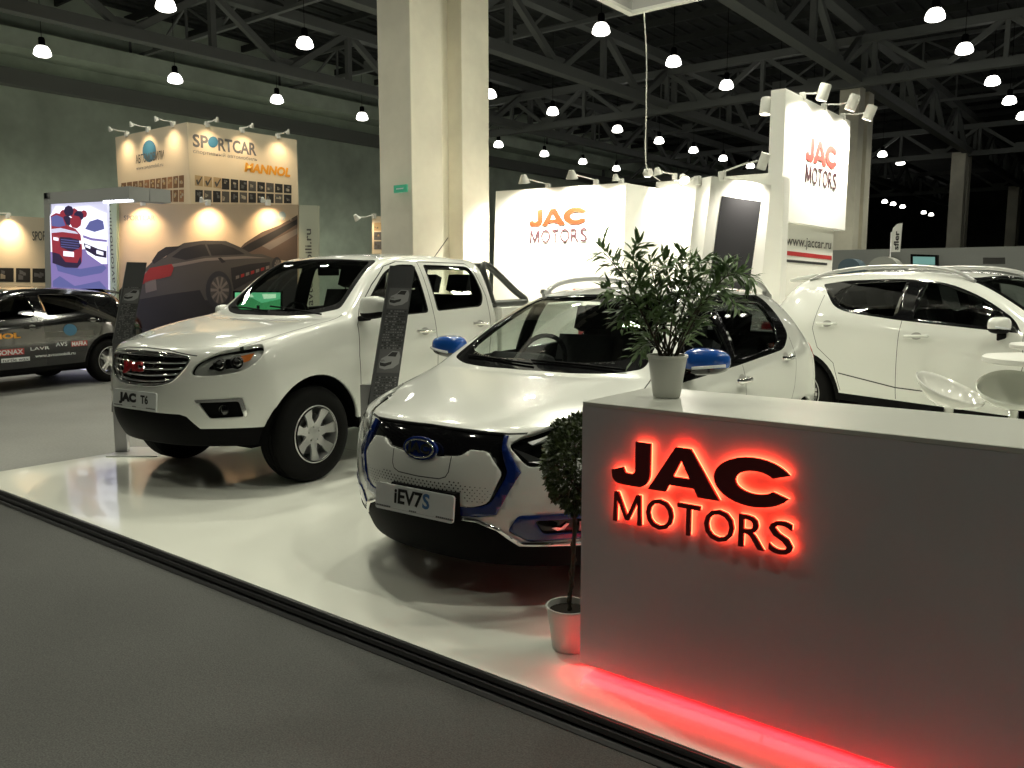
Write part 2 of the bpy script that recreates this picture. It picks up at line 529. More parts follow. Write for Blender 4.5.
def circle_pts(cu, cz, r, a0=0, a1=360, n=36):
    return [(cu + r*math.cos(R(a0 + (a1-a0)*k/n)), cz + r*math.sin(R(a0 + (a1-a0)*k/n))) for k in range(n + (0 if a1-a0 >= 360 else 1))]
def loft_mirror(parent, loc, side, sx, sy, sz, m_cap, m_base, name='door_mirror', sub_label=None, strip=True, arm=(.0, -.12, -.06)):
    """door mirror: rounded housing with darker lower half, glass, arm to the door"""
    bm = bmesh.new()
    bmesh.ops.create_cube(bm, size=2)
    bmesh.ops.subdivide_edges(bm, edges=bm.edges, cuts=3, use_grid_fill=True)
    for v in bm.verts:
        c = v.co.normalized() if v.co.length else v.co
        e = 3.2
        p = v.co; s = (abs(p.x)**e + abs(p.y)**e + abs(p.z)**e) ** (1/e)
        q = p / s
        # q.x>0 is forward. taper outward and forward
        t = (q.y * side + 1) / 2
        q = Vector((q.x * (1 - .15*t), q.y, q.z * (1 - .22*t) + (.10*t)))
        if q.x < -.3: q.x = -.3 - (abs(q.x) - .3) * .25
        v.co = Vector((q.x*sx, q.y*sy, q.z*sz))
    for f in bm.faces:
        c = f.calc_center_median(); f.smooth = True
        f.material_index = 1 if c.z < -.30*sz else 0
        if f.normal.x < -.7 and abs(c.y) < sy*.85: f.material_index = 2
    L = Vector(loc)
    bmesh.ops.translate(bm, vec=L, verts=bm.verts)
    o = bm_obj(name, bm, [m_cap, m_base, M_mirror], parent, True)
    sm = o.modifiers.new('s', 'SUBSURF'); sm.levels = 1; sm.render_levels = 1
    bm = bmesh.new()
    b_bar(bm, L + Vector((0, -side*sy*.55, -sz*.75)), L + Vector((arm[0], side*arm[1], arm[2])), .075, .045)
    a = bm_obj('mirror_arm', bm, M_black, o); mod_bevel(a, .012)
    if strip:
        bm = bmesh.new()
        n = 10; pts = []
        for k in range(n + 1):
            t = k / n; y = side * sy * (-.35 + 1.28*t)
            xx = sx * (.93 - .6 * max(0, t-.35)**2 * 1.6)
            pts.append(L + Vector((xx*1.0, y, -sz*.32 + .02*t)))
        b_tube(bm, pts, .009, 6)
        bm_obj('indicator_strip', bm, mat('indicator_lens', (.75, .78, .82), .15, coat=1), o, True)
    return o
def lug(bm, p, n, s): pass
def handle(parent, body, u, z, side, ln=.2, mt=None, tilt=0, cup=True):
    p, n = body.at_side(u, z)
    if p is None: return
    bm = bmesh.new()
    d = .035
    pts = [Vector((-(u-ln/2), p.y, z-tilt/2)), Vector((-(u-ln*.42), p.y+d, z-tilt*.42)), Vector((-u, p.y+d*1.15, z)), Vector((-(u+ln*.42), p.y+d, z+tilt*.42)), Vector((-(u+ln/2), p.y, z+tilt/2))]
    b_tube(bm, cr_curve(pts, 4), .014, 8)
    for v in bm.verts:
        v.co.z = v.co.z
        v.co.y *= side
    bmesh.ops.recalc_face_normals(bm, faces=bm.faces)
    o = bm_obj('door_handle', bm, mt or M_chrome, parent, True)
    if cup:
        bm = bmesh.new()
        ring = []
        for k in range(20):
            a = 2*math.pi*k/20; uu = u + .055*math.cos(a); zz = z + .035*math.sin(a)
            q, _ = body.at_side(uu, zz); q = q or p
            ring.append(bm.verts.new((-uu, side*(q.y+.002), zz)))
        bm.faces.new(ring if side < 0 else ring[::-1])
        bmesh.ops.recalc_face_normals(bm, faces=bm.faces)
        bm_obj('handle_recess', bm, mat('recess_grey', (.35, .35, .33), .35), o)
    return o
def steering_wheel(parent, x, y, z, r=.185):
    bm = bmesh.new()
    pts = [(0, r*math.cos(2*math.pi*k/28), r*math.sin(2*math.pi*k/28)) for k in range(29)]
    b_tube(bm, pts, .016, 8, False)
    b_lathe(bm, [(0, .03), (.06, .02), (.075, -.01), (0, -.03)], 16, 'x')
    for a in (0, 180, 270): b_bar(bm, (0, 0, 0), (0, r*math.cos(R(a)), r*math.sin(R(a))), .04, .015, up=(1, 0, 0))
    m = Matrix.Translation((x, y, z)) @ Matrix.Rotation(R(-24), 4, 'Y')
    bmesh.ops.transform(bm, matrix=m, verts=bm.verts)
    return bm_obj('steering_wheel', bm, M_gloss, parent, True, 40)
def drape_text(parent, body, s, size, mt, u=None, y=None, z=0, axis='front', name='badge_text', off=.003, **k): pass
def plate(parent, loc, rot, text_parts, w=.53, h=.135, small=True):
    """number-plate sized board with writing; local x = right, y = up, normal = local z"""
    m = Matrix.Translation(loc) @ rot
    bm = bmesh.new()
    b_prism(bm, rpoly([(-w/2, -h/2), (w/2, -h/2), (w/2, h/2), (-w/2, h/2)], .015), 0, .012, m)
    o = bm_obj('number_plate', bm, M_plate, parent)
    M_ink = mat('plate_ink', (.012, .012, .014), .4)
    for (t, sz, x, yy, mm, xs, bold) in text_parts:
        text_obj('plate_text', t, sz, mm or M_ink, m @ Matrix.Translation((x, yy, .0135)), o, xs=xs, bold=bold)
    if small:
        bm = bmesh.new()
        for x in (-.2, 0, .2):
            for q in range(9 if x else 4):
                xx = x + (q - (4 if x else 1.5)) * .012
                b_box(bm, (xx-.0045, -h/2+.014, .0125), (xx+.0045, -h/2+.022, .0133), mtx=m)
        b_box(bm, (-.245, -h/2+.0135, .0124), (.245, -h/2+.0142, .0126), mtx=m)
        bm_obj('plate_footer_print', bm, mat('print_grey', (.12, .12, .13), .5), o)
    return o
def _diag(self, poly, region, phi=45, side_poly=None, **k):
    m = Matrix.Rotation(-R(phi), 4, 'Z')
    bmesh.ops.transform(self.bm, matrix=m, verts=self.bm.verts)
    k.setdefault('flt', lambda c, n: n.x > .25)
    self.cut('front', poly, region, **k)
    bmesh.ops.transform(self.bm, matrix=m.inverted(), verts=self.bm.verts)
Body.diag = _diag
def _diagline(self, pts, w=.006, region='seam', phi=45, **k):
    m = Matrix.Rotation(-R(phi), 4, 'Z')
    bmesh.ops.transform(self.bm, matrix=m, verts=self.bm.verts)
    k.setdefault('flt', lambda c, n: n.x > .25)
    self.line('front', pts, w, region, **k)
    bmesh.ops.transform(self.bm, matrix=m.inverted(), verts=self.bm.verts)
Body.diagline = _diagline
def interp(keys, u):
    """smooth interpolation through (u, v) keys"""
    if u <= keys[0][0]: return keys[0][1]
    if u >= keys[-1][0]: return keys[-1][1]
    n = len(keys)
    for i in range(n - 1):
        if keys[i][0] <= u <= keys[i+1][0]:
            x0, y0 = keys[i]; x1, y1 = keys[i+1]; h = x1 - x0; t = (u - x0) / h
            def sl(j):
                if j <= 0 or j >= n-1: 
                    a, b = (0, 1) if j <= 0 else (n-2, n-1)
                    return (keys[b][1]-keys[a][1])/(keys[b][0]-keys[a][0])
                d0 = (keys[j][1]-keys[j-1][1])/(keys[j][0]-keys[j-1][0]); d1 = (keys[j+1][1]-keys[j][1])/(keys[j+1][0]-keys[j][0])
                return 0 if d0*d1 <= 0 else 2*d0*d1/(d0+d1)
            m0, m1 = sl(i)*h, sl(i+1)*h
            return (2*t**3-3*t*t+1)*y0 + (t**3-2*t*t+t)*m0 + (-2*t**3+3*t*t)*y1 + (t**3-t*t)*m1
def stations(us, rows_y, rows_z, cu, cz, rail_u=None):
    out = []
    for u in us:
        rows = []
        for k in range(len(rows_y)):
            y = rows_y[k] if not isinstance(rows_y[k], list) else interp(rows_y[k], u)
            z = rows_z[k] if not isinstance(rows_z[k], list) else interp(rows_z[k], u)
            rows.append((y, z))
        out.append(dict(u=u, rows=rows, c=(interp(cu, u), interp(cz, u))))
    return out
def grille_bar(bm, body, z0, w, r, off=.0, n=16, sag=0, mi=0):
    pts = []
    for i in range(n + 1):
        y = -w + 2*w*i/n
        z = z0 - sag * (1 - (y/w)**2) 
        p, _ = body.at_front(abs(y) + 1e-3, z)
        if p is None: continue
        pts.append((p.x + off, y, z))
    if len(pts) > 2: b_tube(bm, pts, r, 8, mi=mi)
def surf_poly(bm, body, poly, axis='front', off=.004, mirror=False, mi=0, grid=None):
    """small flat marking laid on the body surface"""
    vs = []
    for a, b in poly:
        if axis == 'front': p, n = body.at_front(abs(a), b); s = 1 if a >= 0 else -1
        else: p, n = body.at_side(a, b); s = 1
        if p is None: return
        q = Vector(p); 
        if axis == 'front': q.x += off; q.y = a
        else: q.y += off
        vs.append(q)
    f = bm.faces.new([bm.verts.new(v) for v in vs]); f.material_index = mi
# ---------------------------------------------------------------- white pickup
def build_pickup():
    us = [.42, .60, .90, 1.18, 1.38, 1.64, 1.96, 2.38, 2.80, 3.20, 3.38]
    rows_y = [
        [(.42,.79),(.6,.87),(.9,.885),(3.38,.885)],
        [(.42,.83),(.6,.905),(.9,.915),(3.38,.91)],
        [(.42,.86),(.6,.915),(.9,.925),(1.4,.92),(3.38,.92)],
        [(.42,.865),(.6,.915),(.9,.93),(1.4,.93),(3.38,.93)],
        [(.42,.835),(.6,.895),(.9,.915),(1.4,.915),(3.38,.915)],
        [(.42,.785),(.6,.85),(.9,.875),(1.38,.875),(2.4,.88),(3.38,.87)],
        [(.42,.70),(.6,.78),(.9,.82),(1.18,.82),(1.38,.81),(1.64,.80),(2.0,.795),(3.38,.79)],
        [(.42,.60),(.6,.66),(.9,.70),(1.18,.735),(1.38,.765),(1.64,.715),(1.96,.655),(2.4,.665),(3.38,.665)]]
    rows_z = [
        [(.42,.36),(1.2,.40),(3.38,.42)],
        [(.42,.50),(1.2,.54),(3.38,.55)],
        [(.42,.68),(1.2,.70),(3.38,.72)],
        [(.42,.84),(1.2,.88),(3.38,.90)],
        [(.42,.97),(.9,1.02),(1.38,1.07),(3.38,1.12)],
        [(.42,1.06),(.9,1.15),(1.38,1.225),(2.4,1.27),(3.38,1.30)],
        [(.42,1.09),(.9,1.19),(1.18,1.235),(1.38,1.275),(1.64,1.40),(1.96,1.50),(2.4,1.52),(3.38,1.51)],
        [(.42,1.11),(.9,1.21),(1.18,1.25),(1.38,1.30),(1.64,1.515),(1.96,1.715),(2.4,1.755),(2.8,1.76),(3.38,1.72)]]
    cu = [(.42,.30),(.6,.5),(.9,.80),(1.18,1.02),(1.38,1.17),(1.64,1.52),(1.96,1.90),(2.38,2.36),(3.38,3.40)]
    cz = [(.42,1.115),(.6,1.155),(.9,1.20),(1.18,1.235),(1.38,1.27),(1.64,1.52),(1.96,1.755),(2.38,1.805),(2.8,1.815),(3.38,1.77)]
    st = stations(us, rows_y, rows_z, cu, cz)
    front = [(.10,.35),(.02,.48),(.0,.66),(.01,.82),(.03,.96),(.08,1.05),(.16,1.085),(.30,1.115)]
    rear = [(3.45,.42),(3.46,.55),(3.47,.72),(3.47,.90),(3.47,1.12),(3.46,1.30),(3.44,1.51),(3.40,1.77)]
    bm = car_surface(st, front, rear, fp=2.7)
    B = Body(bm)
    root = empty('pickup_truck', (0, 0, 0))
    # lower black skirt and intake
    B.cut('side', [(-.2,.2),(.92,.2),(.92,.485),(.5,.495),(-.2,.495)], 'skirt', flt=lambda c, n: c.x > -.95)
    B.cut('front', [(-.01,.45),(-.01,.605),(.40,.60),(.45,.585),(.52,.50),(.54,.45)], 'skirt', flt=lambda c, n: n.x > .2)
    B.cut('side', [(1.0,.2),(3.5,.2),(3.5,.46),(1.0,.44)], 'skirt', flt=lambda c, n: c.y > .2)
    # grille, lamps
    gp = rpoly([(-.02,1.035),(.30,1.03),(.465,1.005),(.445,.94),(.36,.835),(.20,.795),(-.02,.79)], [0,.05,.03,.05,.08,.1,0])
    B.cut('front', gp, 'grille', flt=lambda c, n: n.x > .2)
    hl = rpoly([(.405,.885),(.45,.965),(.58,1.035),(.74,1.075),(.915,1.10),(.93,1.055),(.90,.995),(.81,.925),(.70,.895),(.55,.878)], .04, 3)
    B.diag(hl, 'headlight')
    hl_in = rpoly([(.53,.92),(.57,.96),(.64,.99),(.73,1.00),(.775,.99),(.76,.95),(.71,.93),(.64,.918)], .04, 3)
    fog = rpoly([(.455,.688),(.745,.695),(.775,.575),(.53,.565)], .02, 3)
    B.diag(rpoly([(.435,.708),(.77,.718),(.80,.60),(.785,.575),(.74,.688),(.45,.684)], .008, 2), 'fog_trim')
    B.diag(fog, 'fog')
    B.cut('side', circle_pts(.90, .37, .47, 0, 360, 44), 'arch', flt=lambda c, n: c.y > .5 and abs(n.y) > .02 or (c.y > .72))
    # glazing
    B.cut('top', rpoly([(1.155,-.01),(1.17,.30),(1.25,.52),(1.385,.705),(1.97,.60),(1.925,.3),(1.91,-.01)], [0,.1,.1,.04,.06,.1,0]), 'screen_border')
    B.cut('top', rpoly([(1.215,-.01),(1.23,.30),(1.31,.50),(1.425,.655),(1.925,.56),(1.885,.3),(1.87,-.01)], [0,.1,.1,.06,.06,.1,0]), 'windscreen')
    fw = rpoly([(1.47,1.248),(2.315,1.278),(2.315,1.69),(2.10,1.685),(1.93,1.62),(1.70,1.455)], [.05,.04,.03,.1,.12,.12])
    rw = rpoly([(2.475,1.284),(3.16,1.312),(3.225,1.42),(3.185,1.68),(2.475,1.693)], [.03,.14,.1,.09,.03])
    def grow(p, d):
        c = Vector((sum(q[0] for q in p)/len(p), sum(q[1] for q in p)/len(p)))
        return [tuple(Vector(q) + (Vector(q) - c).normalized() * d) for q in p]
    ft = lambda c, n: c.y > .5
    B.cut('side', grow(fw, .018), 'window_seal', flt=ft); B.cut('side', grow(rw, .018), 'window_seal', flt=ft)
    B.cut('side', fw, 'win_front', flt=ft); B.cut('side', rw, 'win_rear', flt=ft)
    B.cut('front', rpoly([(-.01,1.34),(.60,1.34),(.57,1.66),(-.01,1.68)], [0,.05,.06,0]), 'rear_glass', flt=lambda c, n: c.x < -3.2 and n.x < -.3)
    # shut lines
    B.line('side', [(1.50,.46),(1.385,.70),(1.37,.95),(1.40,1.20),(1.50,1.33),(1.72,1.52),(1.95,1.68),(2.12,1.722),(2.395,1.726),(2.395,.46)], .007, flt=ft, only=['body'])
    B.line('side', [(2.395,1.726),(3.15,1.722),(3.235,1.66),(3.28,1.40),(3.25,1.05),(3.22,.90),(3.22,.46)], .007, flt=ft, only=['body'])
    B.line('top', [(.36,.70),(.6,.765),(.9,.80),(1.18,.80),(1.34,.775)], .007, only=['body'], flt=lambda c, n: n.z > .1)
    B.line('front', [(-.01,1.062),(.25,1.055),(.42,1.03),(.50,1.02)], .007, only=['body'])
    body_names = ['body', 'seam', 'skirt', 'window_seal', 'screen_border']
    mp = {'body': 0, 'seam': 1, 'skirt': 2, 'window_seal': 2, 'screen_border': 2}
    body = B.extract(body_names, thick=.03, name='cab_body', mats=[M_white, M_seam, M_black, M_lining], parent=root, mapping=mp)
    body.modifiers['solid'].material_offset = 3
    B.extract(['windscreen'], off=-.006, name='windscreen', mats=M_glass, parent=root)
    B.extract(['rear_glass'], off=-.006, name='rear_window', mats=M_glass, parent=root)
    for sd in ('left', 'right'):
        B.extract(['win_front'], sides=sd, off=-.008, name='door_window', mats=M_glass, parent=root)
        B.extract(['win_rear'], sides=sd, off=-.008, name='door_window', mats=M_glass, parent=root)
    # headlights
    for sd, s in (('left', 1), ('right', -1)):
        h = B.extract(['headlight'], sides=sd, off=-.055, name='headlight', mats=mat('lamp_bowl', (.62,.63,.61), .42, .25), parent=root)
        tag(h, 'swept front headlight with twin round projectors')
        B.extract(['headlight'], sides=sd, off=-.002, name='headlight_lens', mats=M_lens, parent=h)
        def dpos(t, z, ins):
            d = Vector((1, 1, 0)).normalized()
            # surface point along the diagonal projection
            tt = Vector((-t, t, 0)) / math.sqrt(2)  # point with (u+y)/sqrt2 = t
            o_ = tt + d * 2 + Vector((0, 0, z))
            r = B.bvh.ray_cast(o_, -d)
            return (r[0] - d * ins) if r[0] else None
        bmk = bmesh.new()
        pin = [dpos(t, z, .035) for t, z in hl_in]
        if all(pin):
            bmk.faces.new([bmk.verts.new((p.x, p.y*s, p.z)) for p in pin])
            bmesh.ops.recalc_face_normals(bmk, faces=bmk.faces)
            bm_obj('lamp_mask', bmk, M_gloss, h)
        else: bmk.free()
        for t, z, r_ in ((.62, .955, .048), (.74, .972, .050)):
            p = dpos(t, z, .03)
            if p is None: continue
            bmr = bmesh.new()
            b_lathe(bmr, [(0, .012), (r_*.55, .016), (r_*.72, .0), (r_*.74, .010), (r_, .014), (r_*1.02, -.01)], 20, 'z')
            m = Matrix.Translation((p.x, p.y*s, p.z)) @ Vector((1, .55*s, .12)).to_track_quat('Z', 'Y').to_matrix().to_4x4()
            bmesh.ops.transform(bmr, matrix=m, verts=bmr.verts)
            bm_obj('projector_lamp', bmr, M_chrome, h, True, 40)
        p = [dpos(t, z, .018) for t, z in ((.755,.955),(.745,1.012),(.86,1.035),(.83,.985))]
        if all(p):
            bmk = bmesh.new(); bmk.faces.new([bmk.verts.new((q.x, q.y*s, q.z)) for q in p])
            bmesh.ops.recalc_face_normals(bmk, faces=bmk.faces)
            bm_obj('turn_signal', bmk, M_amber, h)
        fo = B.extract(['fog'], sides=sd, off=-.03, name='fog_lamp_insert', mats=M_black, parent=root)
        bmr = bmesh.new(); p = dpos(.64, .63, .015)
        b_lathe(bmr, [(0, .01), (.03, .006), (.036, .0), (.04, .01)], 18, 'z')
        m = Matrix.Translation((p.x, p.y*s, p.z)) @ Vector((1, .4*s, 0)).to_track_quat('Z', 'Y').to_matrix().to_4x4()
        bmesh.ops.transform(bmr, matrix=m, verts=bmr.verts)
        bm_obj('fog_bulb', bmr, M_gloss, fo, True)
        B.extract(['fog_trim'], sides=sd, off=.004, name='chrome_fog_trim', mats=M_chrome, parent=root)
    # grille
    g = B.extract(['grille'], off=-.035, name='grille', mats=M_gloss, parent=root)
    for q, (z, w, sg) in enumerate([(1.012,.43,-.0),(.972,.44,.012),(.932,.425,.018),(.892,.395,.024),(.852,.36,.028),(.822,.30,.022)]):
        bmg = bmesh.new()
        grille_bar(bmg, B, z, w, .0075, off=-.006, sag=sg)
        for v in bmg.verts: pass
        bm_obj('grille_slat', bmg, M_chrome, g, True)
    bmg = bmesh.new()
    ring = []
    for (y, z) in gp:
        if y < -.001: y = 0
        p, _ = B.at_front(max(y, 1e-3), z); ring.append((p.x-.002, y, z))
    full = [r for r in ring] + [(x, -y, z) for x, y, z in ring[::-1]]
    b_tube(bmg, full + [full[0]], .010, 8, False)
    bm_obj('grille_frame', bmg, M_chrome, g, True)
    fr = frame_mtx((.025, 0, .93), (0, 1, 0), (-.05, 0, 1))
    me = text_mesh('JAC', .088, .006, bold=.006, xs=1.5, spacing=1.05); me.transform(fr)
    me_obj('badge_letters', me, M_red, g)
    me = text_mesh('JAC', .088, .004, bold=.010, xs=1.5, spacing=1.05); me.transform(frame_mtx((.020, 0, .93), (0, 1, 0), (-.05, 0, 1)))
    me_obj('badge_edge', me, M_chrome, g)
    rot = Matrix((Vector((0, 1, 0)), Vector((-.08, 0, 1)).normalized(), Vector((1, 0, .08)).normalized())).transposed().to_4x4()
    plate(root, (.022, 0, .685), rot, [('JAC', .082, -.075, .010, None, 1.45, .006), ('T6', .082, .125, .006, None, 1.0, .003)], .53, .135)
    # wheels
    sp = dict(n=7, spokes=[([(.30,.17),(.55,.12),(.95,.20),(.97,0),(.97,-.20),(.95,-.20),(.55,-.12),(.30,-.17)], 0, .02)], rot=.3)
    for u in (.90, 3.99):
        for s in (1, -1): wheel(root, u, s, .90, .375, .245, .222, sp)
    for s in (1, -1):
        arch_liner(root, .90, s, .55, .90, .475, .37); arch_liner(root, 3.99, s, .50, .89, .475, .37)
    # mirrors, handles
    for s in (1, -1):
        mo = loft_mirror(root, (-1.44, 1.035, 1.335) if s > 0 else (-1.52, -.945, 1.265), s, .085, .135 if s > 0 else .055, .105 if s > 0 else .07, M_white, M_black, arm=(-.02, -.17, -.09), strip=False)
    hc = mat('handle_chrome', (.75,.75,.72), .15, metal=1)
    for s in (1, -1):
        handle(root, B, 2.23, 1.105, s, .22, hc, -.012); handle(root, B, 3.09, 1.135, s, .22, hc, -.012)
    # cargo bed
    bmb = bmesh.new()
    side = [(3.455,.50),(3.455,1.285),(5.18,1.31),(5.22,1.25),(5.22,.60),(5.16,.52)]
    arc = circle_pts(3.99, .37, .47, 14, 166, 24)
    poly = [(3.455,.50),(3.455,1.285),(5.18,1.31),(5.22,1.25),(5.22,.60),(5.16,.50)] + [(x, z) for x, z in arc]
    for s in (1, -1):
        m = Matrix(((-1,0,0,0),(0,0,1,0),(0,1,0,0),(0,0,0,1)))
        b_prism(bmb, poly, s*.86, s*.925, m)
    b_box(bmb, (-5.2,-.86,.62), (-3.46,.86,.66)); b_box(bmb, (-3.51,-.86,.6), (-3.46,.86,1.28)); 
    bmesh.ops.recalc_face_normals(bmb, faces=bmb.faces)
    bed = bm_obj('cargo_bed', bmb, M_white, root); mod_bevel(bed, .015, 3)
    tg = box('tailgate', (-5.24,-.80,.66), (-5.18,.80,1.30), M_white, root, .012)
    for s in (1, -1):
        box('tail_lamp', (-5.235, min(s*.81, s*.93), .82), (-5.08, max(s*.81, s*.93), 1.22), M_red, root, .015)
    box('rear_bumper', (-5.33,-.85,.46), (-5.16,.85,.60), M_chrome, root, .02)
    box('chassis', (-5.0,-.62,.30), (-.5,.62,.50), M_black, root)
    # styling hoop behind the cab
    dk = mat('hoop_dark', (.10,.105,.10), .35, .5)
    outer = [(3.40,1.735),(3.50,1.745),(3.66,1.67),(3.90,1.50),(4.16,1.315),(3.47,1.30)]
    inner = rpoly([(3.535,1.66),(3.66,1.59),(3.98,1.355),(3.55,1.35)], .03, 3)
    outer = rpoly(outer, [.01,.06,.06,.05,.02,.01], 3)
    for s in (1, -1):
        bmh = bmesh.new()
        def strip(pl, inn, w0, w1):
            # tube following outline, flattened
            pts = [(-a, s*(.80 - .10*((b-1.3)/.45)), b) for a, b in pl]
            b_tube(bmh, pts + [pts[0]], .028, 8, False)
        cpts = [(3.46,1.33),(3.45,1.50),(3.44,1.66),(3.48,1.715),(3.56,1.70),(3.72,1.60),(3.92,1.455),(4.10,1.335),(3.80,1.322),(3.55,1.32)]
        pts = [Vector((-a, s*(.815 - .14*((b-1.3)/.45)), b)) for a, b in cpts]
        b_tube(bmh, cr_curve(pts, 5, True) + [pts[0]], .036, 10, False)
        for v in bmh.verts: pass
        bm_obj('bed_hoop', bmh, dk, root, True)
    bmh = bmesh.new(); b_tube(bmh, [(-3.46,-.68,1.70),(-3.46,.68,1.70)], .035, 10); bm_obj('hoop_crossbar', bmh, dk, root, True)
    # cabin
    for y in (.40, -.40): seat(root, -2.45, y, .86)
    for y in (.42, 0, -.42): seat(root, -3.22, y, .90, bw=.46, h=.52, z_head=.17)
    bmd = bmesh.new(); b_box(bmd, (-1.75,-.74,.9), (-1.28,.74,1.2)); d = bm_obj('dashboard', bmd, M_seat, root); mod_bevel(d, .06, 3)
    steering_wheel(root, -1.88, -.40, 1.18)
    bmd = bmesh.new(); b_box(bmd, (-1.975,-.13,1.60), (-1.95,.13,1.67)); d = bm_obj('rear_view_mirror', bmd, M_black, root); mod_bevel(d, .01, 2)
    # wipers
    for y0, y1 in ((.62, .02), (.05, -.55)):
        bmw = bmesh.new(); pts = []
        for k in range(9):
            y = y0 + (y1-y0)*k/8; u = 1.19 + .14*abs(y)**1.5 + .05*k/8*1.2
            p, _ = B.at_top(u, abs(y)); pts.append((p.x, y, p.z + .014))
        b_tube(bmw, pts, .007, 6); bm_obj('wiper', bmw, M_black, root, True)
    bmw = bmesh.new(); b_tube(bmw, [(-3.2,.25,1.78),(-3.45,.25,2.0)], .004, 6); bm_obj('antenna', bmw, M_black, root)
    B.bm.free()
    return root
def place_car(root, lat, fwd, b_deg, z=0):
    """front centre at camera-plan (lat, fwd); b_deg = world angle of the direction towards the rear"""
    p = wp(lat, fwd, z); root.location = p; root.rotation_euler = (0, 0, R(b_deg + 180))
pickup = build_pickup()
place_car(pickup, -2.76, 6.07, 95)
tag(pickup, 'white double-cab pickup truck with chrome-slat grille and red letters on it', 'pickup truck')
# ---------------------------------------------------------------- white and blue electric crossover
def build_crossover():
    us = [.42, .58, .80, .96, 1.10, 1.46, 1.88, 2.30, 2.75, 3.15, 3.45, 3.70, 3.86, 3.95]
    ry = [
        [(.42,.74),(.58,.80),(.8,.82),(3.45,.82),(3.7,.80),(3.95,.70)],
        [(.42,.80),(.58,.845),(.8,.85),(1.4,.85),(3.3,.855),(3.7,.83),(3.95,.74)],
        [(.42,.825),(.58,.86),(.8,.87),(1.4,.86),(3.3,.87),(3.7,.84),(3.95,.75)],
        [(.42,.825),(.58,.86),(.8,.87),(1.4,.86),(2.2,.86),(3.3,.875),(3.7,.84),(3.95,.74)],
        [(.42,.80),(.58,.84),(.8,.85),(1.4,.845),(2.2,.85),(3.3,.86),(3.7,.82),(3.95,.72)],
        [(.42,.755),(.58,.80),(.8,.81),(1.1,.815),(2.2,.815),(3.15,.80),(3.7,.76),(3.95,.68)],
        [(.42,.66),(.58,.715),(.8,.745),(1.1,.765),(1.46,.735),(1.88,.705),(2.75,.70),(3.45,.70),(3.95,.65)],
        [(.42,.55),(.58,.60),(.8,.645),(.96,.68),(1.10,.715),(1.46,.635),(1.88,.56),(2.3,.56),(2.75,.57),(3.45,.57),(3.7,.60),(3.95,.60)]]
    rz = [
        [(.42,.21),(.8,.24),(3.5,.26),(3.95,.30)],
        [(.42,.35),(1.2,.36),(3.5,.38),(3.95,.42)],
        [(.42,.50),(1.2,.52),(3.5,.55),(3.95,.58)],
        [(.42,.65),(1.2,.68),(3.5,.74),(3.95,.76)],
        [(.42,.77),(.8,.82),(1.2,.85),(2.2,.92),(3.5,.98),(3.95,.93)],
        [(.42,.845),(.8,.925),(1.1,.985),(2.2,1.055),(3.15,1.12),(3.45,1.15),(3.7,1.09),(3.95,.985)],
        [(.42,.885),(.58,.925),(.8,.97),(1.1,1.04),(1.46,1.16),(1.88,1.29),(2.3,1.315),(2.75,1.31),(3.15,1.31),(3.45,1.29),(3.7,1.16),(3.86,1.06),(3.95,1.01)],
        [(.42,.91),(.58,.95),(.8,.995),(.96,1.03),(1.10,1.075),(1.46,1.275),(1.88,1.435),(2.3,1.485),(2.75,1.485),(3.15,1.455),(3.45,1.405),(3.7,1.23),(3.86,1.10),(3.95,1.03)]]
    cu = [(.42,.30),(.58,.46),(.8,.68),(.96,.83),(1.10,.95),(1.46,1.36),(1.88,1.80),(2.3,2.28),(3.15,3.2),(3.45,3.55),(3.7,3.84),(3.86,3.98),(3.95,4.04)]
    cz = [(.42,.925),(.58,.965),(.8,1.01),(.96,1.04),(1.10,1.075),(1.46,1.30),(1.88,1.475),(2.3,1.53),(2.75,1.535),(3.15,1.51),(3.45,1.46),(3.7,1.25),(3.86,1.12),(3.95,1.05)]
    st = stations(us, ry, rz, cu, cz)
    for s_ in st:
        if s_['u'] > 3.6: s_['p'] = 2.6
    front = [(.12,.20),(.04,.34),(.0,.50),(.01,.655),(.04,.765),(.085,.845),(.17,.885),(.30,.925)]
    rear = [(4.06,.30),(4.12,.42),(4.13,.58),(4.11,.76),(4.10,.93),(4.08,.99),(4.06,1.02),(4.04,1.05)]
    bm = car_surface(st, front, rear, fp=2.6)
    B = Body(bm)
    root = empty('electric_crossover', (0, 0, 0))
    ff = lambda c, n: n.x > .15
    # lower black parts
    B.cut('front', [(-.01,.15),(-.01,.445),(.33,.435),(.42,.40),(.50,.325),(.90,.325),(.95,.15)], 'skirt', flt=lambda c, n: c.x > -.45)
    B.cut('side', [(.35,.15),(.35,.33),(.8,.33),(4.2,.36),(4.2,.15)], 'skirt', flt=lambda c, n: c.y > .2)
    B.cut('front', [(-.01,.462),(-.01,.446),(.325,.436),(.41,.402),(.49,.325),(.85,.325),(.85,.342),(.50,.343),(.43,.41),(.33,.45)], 'chrome_lip', flt=lambda c, n: n.x > .1 and c.x > -.45)
    # hexagon
    B.cut('front', [(-.01,.455),(.33,.46),(.42,.48),(.515,.68),(.435,.80),(.43,.838),(-.01,.852)], 'blue_frame', flt=ff)
    B.cut('front', rpoly([(-.01,.50),(.31,.502),(.395,.525),(.465,.675),(.425,.76),(.41,.846),(-.01,.86)], [0,.02,.04,.03,.03,0,0], 3), 'band', flt=ff)
    pan = rpoly([(-.01,.49),(.31,.507),(.385,.53),(.438,.672),(.36,.768),(.275,.770),(.235,.738),(.10,.722),(-.01,.722)], [0,.02,.03,.02,.02,.015,.02,.03,0], 3)
    B.cut('front', pan, 'panel', flt=ff)
    B.line('front', [(.185,.735),(.18,.66),(.165,.635),(.13,.622),(-.01,.618)], .005, flt=ff, only=['panel'], region='flap_line')
